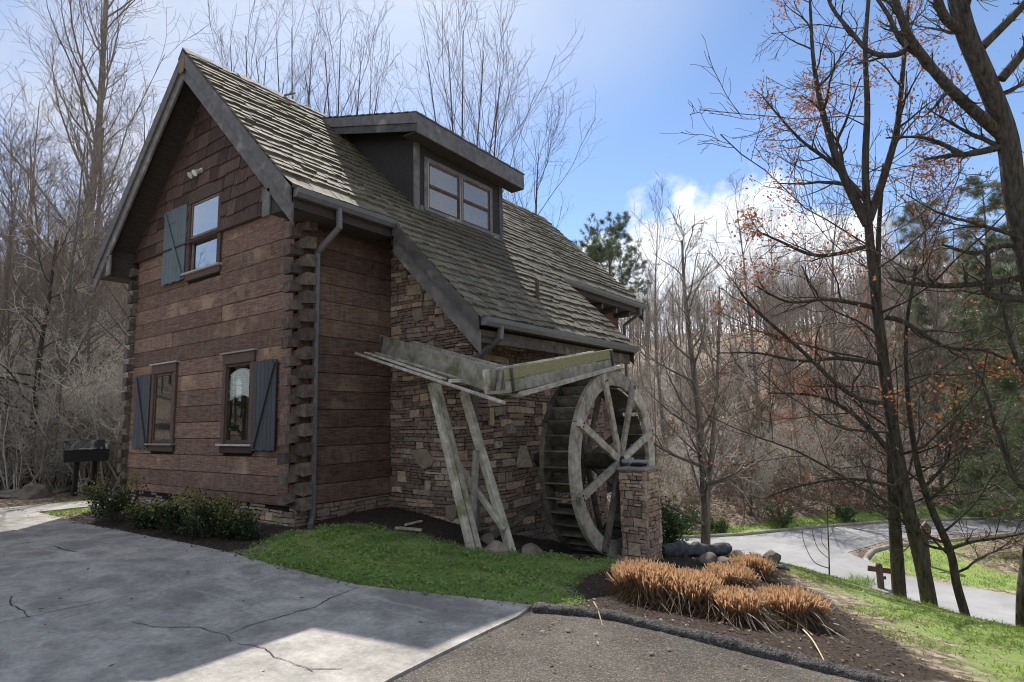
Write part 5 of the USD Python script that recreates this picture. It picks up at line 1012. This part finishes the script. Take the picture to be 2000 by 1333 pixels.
special('broken_stump', 'broken off mossy stump behind the grill', [([(128, 955), (134, 925), (138, 915)], 16.5, 0, .16, .15, 3, SP)], 804, BARK, TWIG, cat_='stump')
UPP = PX(SP, p0_kids=20, p0_k0=.35, p1_ang=30, p1_up=.16, p1_len=.42, p2_up=.14, p2_ang=32)
for k, (x, xt, top, dep, lab) in enumerate([(500, 480, 70, 27, 'leftmost bare crown rising over the roof ridge'), (575, 570, 55, 28, 'bare twiggy crown rising over the middle of the roof ridge'), (640, 665, 80, 26, 'bare crown over the ridge just left of the dormer'), (895, 905, 60, 25, 'tall forking bare tree rising behind the dormer roof'), (935, 975, 170, 26, 'lower bare crown at the right end of the dormer roof'), (1040, 1052, 300, 27, 'small bare tree rising behind the far rake of the roof'), (700, 725, 150, 29, 'thin bare tree directly behind the dormer left corner')]):
    pts = [(x, 820), (x+(xt-x)*.3, 620), (x+(xt-x)*.6, 400), (xt, top)]
    extra = []
    if k in (0, 1, 2, 3):
        for dx, dy in ((-70, 60), (75, 90), (-30, 20), (40, 40)): extra.append(([(x+(xt-x)*.5, 470), (xt+dx*.55, 320+dy*.3), (xt+dx, top+dy)], dep+.3, .2*(1 if dx > 0 else -1),   .06, .014, 1, PX(UPP, p1_kids=14, p2_len=.32)))
    special('bare_tree', lab, [(pts, dep, .3, .12, .015, 0, UPP)]+extra, 820+k, BARKD, TWIGD)
special('bare_tree', 'young two stemmed bare tree by the road beyond the pier', [([(1378, 1088), (1377, 980), (1368, 840), (1352, 700), (1338, 580), (1332, 470)], 13.2, .0, .11, .02, 0, PX(SP, p0_kids=26, p0_k0=.12, p1_ang=52, p1_len=.30)), ([(1380, 990), (1392, 860), (1403, 700), (1405, 560)], 13.2, .1, .07, .015, 0, PX(SP, p0_kids=20, p0_k0=.1, p1_len=.34))], 840, BARK, TWIGP)
OAK = PX(SP, p0_kids=30, p0_k0=.16, p1_ang=66, p1_up=.03, p1_wig=.13, p1_len=.30, p1_rr=.27, p1_short=.2, p2_ang=46, p2_kids=6)
OKL = PX(SP, p1_kids=12, p1_k0=.2, p2_len=.34)
oak, S = special('leaning_oak', 'largest of the three trunks on the right slope, leaning left with rust brown leaves', [
  ([(1816, 1186), (1800, 1100), (1766, 960), (1738, 800), (1722, 680), (1708, 560), (1697, 450), (1690, 330), (1694, 210), (1690, 90), (1700, -40)], 10.3, .0, .138, .028, 0, OAK),
  ([(1695, 440), (1650, 350), (1615, 250), (1590, 130), (1582, 0)], 10.3, .12, .085, .02, 1, OKL), ([(1697, 430), (1728, 340), (1752, 250), (1765, 120), (1775, 0)], 10.3, -.1, .075, .02, 1, OKL), ([(1690, 390), (1625, 320), (1560, 270), (1490, 190)], 10.3, .2, .05, .012, 1, OKL),
  ([(1704, 600), (1620, 585), (1540, 590), (1470, 555)], 10.3, -.15, .045, .01, 1, OKL), ([(1716, 710), (1640, 700), (1560, 705), (1480, 690), (1400, 690)], 10.3, .2, .045, .01, 1, OKL), ([(1735, 790), (1660, 770), (1560, 680), (1470, 600), (1440, 560)], 10.3, -.12, .05, .012, 1, OKL), ([(1752, 900), (1680, 820), (1600, 775), (1500, 768)], 10.3, .1, .05, .012, 1, OKL),
  ([(1700, 480), (1600, 500), (1520, 470), (1480, 452)], 10.3, -.2, .04, .01, 1, OKL), ([(1765, 955), (1660, 935), (1560, 950), (1490, 975)], 10.3, .2, .035, .01, 1, OKL), ([(1730, 620), (1766, 630), (1847, 678), (1924, 685), (2000, 722)], 10.3, -.15, .05, .014, 1, OKL)], 850, BARKD, TWIGD, (.06, 6, .545, LEAFO, 5))
special('slope_tree', 'straight dark trunk on the right slope just left of the leaning oak', [([(1757, 1172), (1750, 1060), (1744, 960), (1740, 860), (1728, 740), (1716, 600), (1716, 460), (1726, 320)], 11.0, .0, .135, .028, 0, PX(OAK, p0_kids=14, p0_k0=.3))], 851, BARKD, TWIGD, (.06, 4, .60, LEAFO, 9))
special('slope_tree', 'thin crooked dark trunk on the right slope, right of the leaning oak', [([(1886, 1206), (1868, 1140), (1856, 1078), (1822, 1000), (1797, 930), (1782, 850), (1772, 760), (1770, 640), (1790, 520)], 10.2, .0, .08, .025, 0, PX(OAK, p0_kids=14, p0_k0=.2, p1_rr=.45)), ([(1855, 1072), (1900, 1058), (1960, 1050), (2010, 1040)], 10.2, -.1, .035, .012, 1, OKL), ([(1797, 960), (1850, 900), (1860, 830), (1900, 780)], 10.2, .1, .03, .01, 1, OKL), ([(1856, 1075), (1800, 1060), (1745, 1000), (1700, 985)], 10.2, .1, .028, .008, 1, OKL)], 852, BARKD, TWIGD)
BIG = PX(SP, p0_kids=6, p0_k0=.5, p1_ang=60, p1_up=.0, p1_len=.2, p1_rr=.3)
BGL = PX(SP, p1_kids=9, p1_k0=.25, p2_len=.3, p1_wig=.1)
special('slope_tree', 'big dark tree at the right picture edge, crossing the sky with heavy limbs', [
  ([(2012, 1245), (2014, 1150), (2030, 1050), (2052, 900), (2050, 750), (2018, 560), (1984, 400), (1967, 270), (1925, 155), (1885, 60), (1862, -40)], 9.0, .0, .18, .125, 0, BIG),
  ([(1962, 270), (1900, 215), (1850, 168), (1806, 115), (1770, 60), (1742, -20)], 9.0, -.08, .085, .045, 1, BGL), ([(1782, 85), (1752, 107), (1700, 102), (1662, 62), (1625, 15), (1610, -30)], 8.8, .1, .045, .02, 1, BGL), ([(1804, 115), (1760, 80), (1735, 30), (1700, -20)], 9.0, .1, .05, .02, 1, BGL),
  ([(1963, 285), (1900, 300), (1850, 305), (1805, 312)], 9.0, .15, .06, .015, 1, BGL), ([(1880, 302), (1840, 282), (1795, 268), (1730, 270)], 9.1, .1, .04, .012, 1, BGL), ([(1955, 155), (2000, 100), (2040, 30)], 9.0, -.1, .07, .05, 1, BGL), ([(1918, 92), (1990, 20), (2020, -20)], 9.0, -.1, .065, .04, 1, BGL), ([(1893, 68), (1850, 40), (1832, 0), (1836, -30)], 9.0, -.1, .075, .05, 1, BGL),
  ([(2035, 520), (2000, 541), (1931, 552), (1840, 559), (1770, 552), (1735, 543)], 9.0, .05, .07, .02, 1, BGL), ([(2030, 590), (1975, 582), (1941, 580), (1927, 566), (1930, 520), (1925, 480)], 9.0, -.05, .06, .03, 1, BGL), ([(2030, 485), (1960, 480), (1900, 495), (1840, 478)], 9.0, .1, .05, .015, 1, BGL), ([(2028, 760), (1985, 700), (1960, 610), (1955, 560)], 9.0, .1, .04, .015, 1, BGL), ([(2030, 960), (1985, 940), (1950, 850), (1920, 750), (1890, 700)], 9.0, .15, .05, .015, 1, BGL)], 853, BARKD, TWIGD)
special('sapling', 'leafless sapling with curved side shoots on the slope before the road', [([(1620, 1128), (1619, 1080), (1617, 1030), (1616, 990)], 10.6, 0, .016, .006, 3, SP), ([(1618, 1110), (1590, 1098), (1572, 1065), (1566, 1035)], 10.6, 0, .010, .005, 3, SP), ([(1617, 1090), (1598, 1072), (1588, 1045), (1586, 1030)], 10.6, .02, .008, .004, 3, SP), ([(1617, 1075), (1606, 1060), (1604, 1042)], 10.6, -.02, .007, .004, 3, SP), ([(1618, 1050), (1626, 1040), (1628, 1022)], 10.6, .02, .006, .004, 3, SP)], 854, TWIGD, TWIGD, cat_='sapling')
special('beech_sapling', 'slim young beech with copper leaves on the far verge, left of the oak', [([(1560, 1022), (1565, 960), (1560, 890), (1545, 800)], 25.8, 0, .05, .01, 0, PX(SP, p0_kids=14, p1_ang=70, p1_up=-.02, p1_len=.5))], 855, BARK, TWIG, (.085, 2, .55, LEAFO, 2), cat_='sapling')
special('beech_sapling', 'young beech with copper leaves high in the wood across the road', [([(1640, 1000), (1632, 920), (1612, 820), (1590, 720)], 29, 0, .06, .012, 0, PX(SP, p0_kids=16, p1_ang=70, p1_up=-.02, p1_len=.5))], 856, BARK, TWIG, (.10, 2, .55, LEAFO, 3), cat_='sapling')
# ------------------------------------------------------------------ pines and evergreens
def needle_clumps(tips, r, n=34, L=.24, w=.012):
    c = np.repeat(np.array([t[0] for t in tips]), n, 0); d0 = np.repeat(np.array([t[1] for t in tips]), n, 0); d = d0*.5+r.normal(size=c.shape)*.75; d /= np.linalg.norm(d, axis=1, keepdims=True); s = np.cross(d, r.normal(size=c.shape)); s /= np.linalg.norm(s, axis=1, keepdims=True); l = L*r.uniform(.6, 1.2, (len(c), 1))
    c = c+r.normal(0, .05, c.shape); V = np.stack([c-s*w, c+s*w, c+d*l], 1).reshape(-1, 3); return V, np.arange(len(V)).reshape(-1, 3)
PINE = [dict(n=10, wig=.03, up=.03, tap=.8, kids=46, k0=.6, bigr=.03), dict(n=6, wig=.18, up=.08, tap=.85, ang=60, len=.46, short=.62, rr=.4, kids=7, k0=.35, rmin=.012), dict(n=4, wig=.16, up=.12, tap=.7, ang=45, len=.4, short=.3, rr=.6, kids=3, k0=.4, rmin=.008), dict(n=2, wig=.2, up=.2, tap=.5, ang=40, len=.5, rr=.7, kids=0, k0=.3, rmin=.006)]
def pine(seed, h, base, label, P=PINE, L=.24, n=30, w=.016, group=None, nm='pine_tree', mat=None):
    S = Skel(seed); S.limb((base[0], base[1], base[2]-.3), (S.r.normal(0, .02), S.r.normal(0, .02), 1), h, .016*h, 0, P); t = Thing(nm, label, 'pine' if nm == 'pine_tree' else 'evergreen', base, group)
    t.part('trunk', tubes(S.big, 6), BARK, smooth=True); t.part('branches', tubes(S.fine, 3), TWIGD); t.part('needles', needle_clumps(S.tips, S.r, n, L, w), mat or NEEDLE); return t.path
def gpos(px, d): p = polar(px, d); return (*p, TZ(*p))
g = gpos(1192, 46); topz = EYE[2]+46*(822-462)/FPX
pine(901, topz-g[2], g, 'tall loblolly pine with a rounded crown against the white cloud', L=.30, n=22, w=.012)
HEM = [dict(n=10, wig=.02, up=.03, tap=.9, kids=46, k0=.08, bigr=.03), dict(n=5, wig=.08, up=-.05, tap=.85, ang=76, len=.30, short=.75, rr=.35, kids=9, k0=.15, rmin=.008), dict(n=3, wig=.12, up=-.04, tap=.7, ang=50, len=.38, short=.5, rr=.6, kids=4, k0=.2, rmin=.006), dict(n=2, wig=.15, up=-.05, tap=.5, ang=45, len=.5, rr=.7, kids=0, k0=.3, rmin=.005)]
e1 = pine(911, 9.0, gpos(1985, 19), 'tall drooping evergreen at the right picture edge', HEM, .15, 11, .009, nm='evergreen_tree')
e2 = pine(912, 6.0, gpos(1880, 26), 'green evergreen among bare trunks across the upper road', HEM, .14, 11, .009, nm='evergreen_tree')
for px, d, s, lab in [(2040, 24, 1.2, 'dark evergreen behind the tall drooping one, partly outside the frame'), (1930, 30, 1.25, 'evergreen between the oak and the right edge, set back in the wood'), (1800, 34, .9, 'evergreen low in the wood beyond the house number post'), (1830, 40, 1.5, 'tall evergreen top showing between the oak limbs'), (1960, 42, 1.6, 'tall dark evergreen far back at the right'), (1480, 32, .45, 'small low evergreen at the far verge near the road bend')]:
    copy_of(e1 if d > 22 else e2, 'evergreen_tree', gpos(px, d), d*37 % 360, s, lab, 'evergreen')
for px, d, s, lab in [(40, 40, .75, 'evergreen deep in the left wood at the picture edge'), (235, 34, .55, 'small evergreen deep in the wood beside the left gable eave')]: copy_of(e2, 'evergreen_tree', gpos(px, d), d*51 % 360, s, lab, 'evergreen')
# ------------------------------------------------------------------ shrubs
def shrub(name, label, base, w, h, seed, mat, mat2, n=1500, size=.045, group=None, dens=1.0):
    r = np.random.default_rng(seed); t = Thing(name, label, 'shrub', base, group); S = Skel(seed)
    nb = 9
    for k in range(nb):
        a = r.uniform(0, 6.28); S.limb(np.array(base)+(r.normal(0, .04), r.normal(0, .04), -.05), (math.cos(a)*.55*w/h, math.sin(a)*.55*w/h, 1), h*r.uniform(.75, 1.1), .012, 0, [dict(n=5, wig=.14, up=.1, tap=.7, kids=7, k0=.2, bigr=.008), dict(n=4, wig=.2, up=.1, tap=.7, ang=45, len=.45, rr=.6, kids=5, k0=.1, rmin=.004), dict(n=3, wig=.2, up=.1, tap=.5, ang=40, len=.5, rr=.7, kids=0, k0=.2, rmin=.003)])
    t.part('stems', tubes(S.big+S.fine, 3), TWIGD)
    pts = np.vstack([p for p, _ in S.fine]); pts = pts[r.integers(len(pts), size=n)]; hi = (pts[:, 2]-base[2])/h+r.normal(0, .12, n) > .72
    t.part('leaves', leaf_quads(pts[~hi], size, r, .045), mat)
    if hi.any(): t.part('tip_leaves', leaf_quads(pts[hi], size*.9, r, .045), mat2)
for k, (px, w, top, lab) in enumerate([((228, 1020), .75, 935, 'leftmost and tallest clipped shrub at the gable corner'), ((287, 1032), .55, 985, 'low dark shrub between the corner shrub and the yellow tipped ones'), ((352, 1043), .6, 958, 'yellow tipped shrub under the gap between the lower windows'), ((400, 1049), .55, 968, 'shrub with upright bare shoots under the right lower window'), ((457, 1053), .62, 990, 'rightmost shrub beside the bare stone foundation')]):
    b = onT(*px); b[1] = min(b[1], -.38); b[2] = TZ(b[0], b[1]); q = ony(px[0], top, b[1]); shrub('shrub', lab, b, w, max(q[2]-b[2], .35)*1.0, 950+k, BOX, BOXY, 2400, .042)
for k, (px, w, h, lab) in enumerate([((1300, 1062), .6, .8, 'dark green bush at the right side of the stone pier'), ((1335, 1043), 1.6, 1.1, 'leafy green bush on the far verge beyond the pier'), ((1530, 1030), 1.3, 1.0, 'green bush on the far verge at the road bend'), ((1400, 1040), 1.0, .6, 'low green bush on the far verge behind the young tree'), ((1655, 1018), 1.3, .8, 'yellow green bush on the far verge left of the trunks')]):
    b = onT(*px) if k else np.array([3.55, 4.9, TZ(3.55, 4.9)]); shrub('shrub', lab, b, w, h, 970+k, EVER, EVER, 1500, .07 if k else .06)
# ------------------------------------------------------------------ cut ornamental grass clumps
def clump(label, c, rx, ry, h, n, seed):
    r = np.random.default_rng(seed); t = Thing('cut_grass_clump', label, 'grass clump', c); a = r.uniform(0, 6.28, n); q = np.sqrt(r.random(n))*(1+.22*np.sin(a*3+seed)+.12*np.sin(a*5+seed*2)); x, y = q*np.cos(a)*rx*.72, q*np.sin(a)*ry*.72
    X0 = np.array(c)+np.stack([x*.85, y*.85, np.zeros(n)], -1); X0[:, 2] = T(X0[:, 0], X0[:, 1])-.03
    lean = np.stack([x/rx*.36+r.normal(0, .13, n), y/ry*.36+r.normal(0, .13, n), np.ones(n)], -1); hh = h*(1-.14*q**3)*r.uniform(.84, 1.05, n)*(1+.3*(meshkit.noise(X0*5, seed)-.5)); X2 = X0+lean*hh[:, None]+np.stack([x, y, 0*x], -1)*.10*(r.random(n)[:, None]); mids = X0+(X2-X0)*r.uniform(.45, .75, n)[:, None]
    t.part('lower_stems', tubes([(np.array([p, m_]), np.array([.003, .0034])) for p, m_ in zip(X0[::2], mids[::2])], 3), STRAWD, kind='stuff')
    e_ = X2+r.normal(0, .02, X2.shape); aa = r.uniform(0, 6.28, n); sd_ = np.stack([np.cos(aa), np.sin(aa), 0*aa], -1)*r.uniform(.003, .0075, n)[:, None]; V_ = np.stack([mids-sd_*.8, mids+sd_*.8, e_+sd_, e_-sd_], 1).reshape(-1, 3); kk = np.arange(n)[:, None]*4
    t.part('cut_tips', (V_, np.vstack([kk+[0, 1, 2], kk+[0, 2, 3]])), STRAW, kind='stuff')
    k = n//5; a = r.uniform(0, 6.28, k); L = []
    for b in a:                                                          # loose straws hanging round the skirt
        p0 = np.array(c)+np.array([math.cos(b)*rx*.62, math.sin(b)*ry*.62, 0])*r.uniform(.8, 1.1); p0[2] = TZ(*p0[:2])+h*r.uniform(.1, .75); b2 = b+r.normal(0, .7); o = np.array([math.cos(b2), math.sin(b2), 0]); ln = r.uniform(.05, .30)*(1+(r.random() < .1)); e = p0+o*ln; e[2] = max(T(e[:1], e[1:2])[0]+.015, p0[2]-ln*r.uniform(.2, 1.2)); mm = (p0+e)/2+(0, 0, r.uniform(0, .06)); L.append((np.array([p0, mm, e]), np.array([.0026, .0026, .0014])))
    t.part('loose_straw', tubes(L, 3), STRAWD, kind='stuff')
for k, (px, rx, ry, h, n, lab) in enumerate([((1268, 1172), .31, .29, .34, 3000, 'left tall clump of cut orange grass beside the kerb'), ((1345, 1186), .31, .28, .33, 2700, 'second clump of cut orange grass, merging with the left tall one'), ((1440, 1208), .30, .26, .27, 2200, 'middle low clump of cut orange grass with a long stalk leaning out'), ((1540, 1214), .31, .27, .29, 2500, 'rightmost clump of cut orange grass on the dark mulch'), ((1420, 1150), .30, .28, .28, 1700, 'clump of cut orange grass in the second row'), ((1468, 1128), .30, .24, .27, 1800, 'rear darker clump of cut grass before the pale slabs')]):
    p = onT(*px); clump(lab, p, rx, ry, h, n, 990+k)
for k, (a, b, lab) in enumerate([((1478, 1180), (1588, 1246), 'long dry stalk lying from the middle clump over the mulch'), ((1570, 1245), (1612, 1300), 'bent dry stalk tip pointing at the kerb'), ((1160, 1190), (1177, 1228), 'dry stalk lying across the black kerb'), ((1205, 1105), (1225, 1120), 'short pale stick by the pier foot')]):
    A, B = onT(*a)+(0, 0, .10 if k == 0 else .06), onT(*b)+(0, 0, .02); single('dry_stalk', tubes([(bezier_poly([A, (A+B)/2+(0, 0, .03), B], 8), np.linspace(.007, .004, 8))], 5), STALK, lab, 'stalk')
# ------------------------------------------------------------------ grass, mulch chips, fallen leaves: stuff
def scatter(poly, n, r): 
    x0, y0, x1, y1 = poly.bounds; out = np.zeros((0, 2))
    while len(out) < n:
        p = np.stack([r.uniform(x0, x1, n*2), r.uniform(y0, y1, n*2)], -1); out = np.vstack([out, p[contains_xy(poly, p[:, 0], p[:, 1])]])
    return out[:n]
def blades(P, h, w, r, lean=.45):
    n = len(P); z = T(P[:, 0], P[:, 1]); b = np.column_stack([P, z-.01]); a = r.uniform(0, 6.28, n); s = np.stack([np.cos(a), np.sin(a), 0*a], -1); d = r.normal(0, lean, (n, 3)); d[:, 2] = 1; hh = (h*r.uniform(.4, 1.2, n)*(.35+1.35*meshkit.fbm(np.column_stack([P*3.2, 0*P[:, 0]]), 3, 17)))[:, None]; m_ = b+d*hh*.55*[1, 1, 1]; e = b+d*[1.9, 1.9, .9]*hh; w = (w*r.uniform(.7, 1.3, n))[:, None]
    V = np.stack([b-s*w, b+s*w, m_+s*w*.8, m_-s*w*.8, e], 1).reshape(-1, 3); k = np.arange(n)[:, None]*5; return V, np.vstack([k+[0, 1, 2], k+[0, 2, 3], k+[3, 2, 4]])
rb = np.random.default_rng(99)
def turf(name, vf, mat):
    single(name, vf, mat, kind='stuff')
def patchy(P, s, thr, seed, soft=.12): v = meshkit.fbm(np.column_stack([P*s, 0*P[:, 0]]), 4, seed); return P[v+rb.normal(0, soft, len(P)) > thr]
lg_ = patchy(scatter(LAWN, 60000, rb), 2.0, .50, 3, .07)
wd_ = patchy(scatter(LAWN, 5200, rb), 3.1, .56, 13); turf('lawn_weeds', leaf_quads(np.column_stack([np.repeat(wd_, 4, 0), T(*np.repeat(wd_, 4, 0).T)+.025]), .045, rb, .018), GRASS)
turf('lawn_grass', blades(lg_, .05, .0046, rb, 1.05), GRASS)
edge = scatter(LAWN.boundary.buffer(.12), 5000, rb); edge = edge[~contains_xy(DRIVE, edge[:, 0], edge[:, 1])]; turf('lawn_grass', blades(edge, .05, .004, rb), GRASS)
sp_ = patchy(scatter(SLOPE, 64000, rb), 1.6, .50, 8, .08); turf('slope_grass', blades(sp_, .042, .0042, rb, .7), GRASSY)
vg = patchy(scatter(VERGE.difference(ROADP.buffer(.1)).intersection(sbox(-6, 14, 12, 32)), 14000, rb), .8, .42, 4); turf('verge_grass', blades(vg, .07, .008, rb), GRASSY)
ig = patchy(scatter(ISLP.buffer(-.15).intersection(sbox(4, 13, 12, 26)), 16000, rb), .7, .46, 5); turf('island_grass', blades(ig, .07, .008, rb), GRASSY)
pg = patchy(scatter(PATHP.buffer(.9).difference(PATHP.buffer(.03)).difference(DRIVE.buffer(.03)).difference(HOUSEP.buffer(.1)), 5000, rb), 1.2, .48, 6); turf('path_grass', blades(pg, .05, .005, rb), GRASSY)
seam = scatter(LineString(DR_SEAM[:4]).buffer(.035), 500, rb); single('seam_grass', blades(seam, .035, .004, rb), GRASS, kind='stuff')
fl_ = scatter(Point(*onT(1680, 1140)[:2]).buffer(.35), 260, rb); single('slope_tuft', blades(fl_, .22, .008, rb, .25), GRASS, kind='stuff')
def chips(P, size, r, mat, nm, lift=.01):
    z = T(P[:, 0], P[:, 1])+lift; v, f = leaf_quads(np.column_stack([P, z]), size, r, 0.0); c = np.repeat(np.column_stack([P, z]), 4, 0); v = c+(v-c)*[1, 1, .35]; v[:, 2] += size*.08; single(nm, (v, f), mat, kind='stuff')
chips(scatter(BED, 9000, rb), .035, rb, CHIP, 'mulch_chips'); chips(scatter(BEDH, 6000, rb), .035, rb, CHIP, 'mulch_chips'); chips(scatter(BED, 900, rb), .045, rb, LITTER, 'fallen_leaves'); chips(scatter(SLOPE, 1600, rb), .05, rb, LITTER, 'fallen_leaves')
lw = scatter(Polygon([polar(-60, 13.5), polar(215, 13.5), polar(260, 30), polar(-200, 30)]), 14000, rb); chips(lw[~contains_xy(KEEPOUT, lw[:, 0], lw[:, 1])], .10, rb, LITTER, 'fallen_leaves')
rw_ = scatter(Polygon([polar(1230, 24), polar(2080, 26), polar(2150, 48), polar(1200, 44)]), 16000, rb); rw_ = rw_[dist_to(ROADP, rw_[:, 0], rw_[:, 1]) > 1.5]; chips(rw_, .14, rb, LITTER, 'fallen_leaves')
ib = scatter(Polygon([(9.2, 17), (7.9, 18.8), (9.2, 23.4), (14, 24), (14, 17)]), 5000, rb); chips(ib, .10, rb, LITTER, 'fallen_leaves')
ll = scatter(PATHP.buffer(1.6).difference(PATHP.buffer(.02)).difference(DRIVE.buffer(.02)).difference(HOUSEP.buffer(.05)), 1600, rb); chips(ll, .06, rb, LITTER, 'fallen_leaves')
lf_ = scatter(LAWN, 420, rb); chips(lf_, .06, rb, LITTER, 'fallen_leaves', .045); df_ = scatter(DRIVE.intersection(sbox(-5, -4, 5, 0)), 90, rb); chips(df_, .05, rb, LITTER, 'fallen_leaves', .05); af_ = scatter(APRON.intersection(sbox(3, -5, 9, 0)), 160, rb); chips(af_, .045, rb, LITTER, 'fallen_leaves', .03)
er = scatter(LineString(DR_EDGE).buffer(.10), 260, rb); chips(er, .045, rb, CHIP, 'mulch_chips', .045)
ev_p = []
for k in range(2):
    S = Skel(930+k); HP = [dict(q) for q in HEM]; HP[0]['kids'] = 34; HP[1]['kids'] = 6; S.limb((0, 0, -.3), (0, 0, 1), 9, .13, 0, HP); ev_p.append(((tubes(S.big, 5), tubes(S.fine, 3), needle_clumps(S.tips, S.r, 12, .22, .02)), (BARK, TWIGD, NEEDLE)))
it = []
while len(it) < 150:                                                     # evergreens of the valley behind the viewer: the lower panes mirror them
    a_ = rf.uniform(YAW+1.1, YAW+2*math.pi-1.0); d = rf.uniform(18, 60); p = EYE[:2]+np.array([math.sin(a_), math.cos(a_)])*d
    if free(p): it.append((rf.integers(2), (*p, TZ(*p)), rf.uniform(0, 6.28), rf.uniform(.7, 1.3)))
instancer('far_evergreens', ev_p, it)
# ------------------------------------------------------------------ cracks and the joint in the concrete
def crack(px, w, seed):
    r = np.random.default_rng(seed); P = np.array([onT(*p)[:2] for p in px]); L = LineString(P); n = max(int(L.length/.05), 3); Q = np.array([L.interpolate(k/n, normalized=True).coords[0] for k in range(n+1)])+r.normal(0, .006, (n+1, 2)); t = np.gradient(Q, axis=0); t /= np.linalg.norm(t, axis=1, keepdims=True); nn = np.stack([-t[:, 1], t[:, 0]], -1); ww = (w*r.uniform(.5, 1.3, n+1)*np.sin(np.linspace(.25, math.pi-.25, n+1))**.4)[:, None]
    z = (T(Q[:, 0], Q[:, 1])+.0395)[:, None]; V = np.hstack([np.vstack([Q-nn*ww, Q+nn*ww]), np.vstack([z, z])]); k = np.arange(n); return V, np.vstack([np.column_stack([k, k+1, k+n+2]), np.column_stack([k, k+n+2, k+n+1])])[:, ::-1]
CRK = look('crack_dirt', (.05, .046, .04), (.12, .11, .10), 20)
for k, (px, w) in enumerate([([(257, 1225), (305, 1236), (396, 1236), (406, 1243), (441, 1251), (448, 1264)], .0045), ([(447, 1250), (487, 1232), (547, 1215), (617, 1194), (648, 1176), (700, 1155)], .005), ([(463, 1267), (519, 1278), (536, 1295), (592, 1314), (610, 1325)], .004), ([(596, 1318), (664, 1321)], .005), ([(21, 1174), (18, 1192), (46, 1202), (58, 1216)], .006), ([(0, 1227), (107, 1203), (214, 1181)], .004), ([(105, 1073), (123, 1081), (152, 1085)], .009)]):
    p = numbered('/World/driveway', 'crack'); usdkit.mesh(stage, p, crack(px, w, k), CRK)
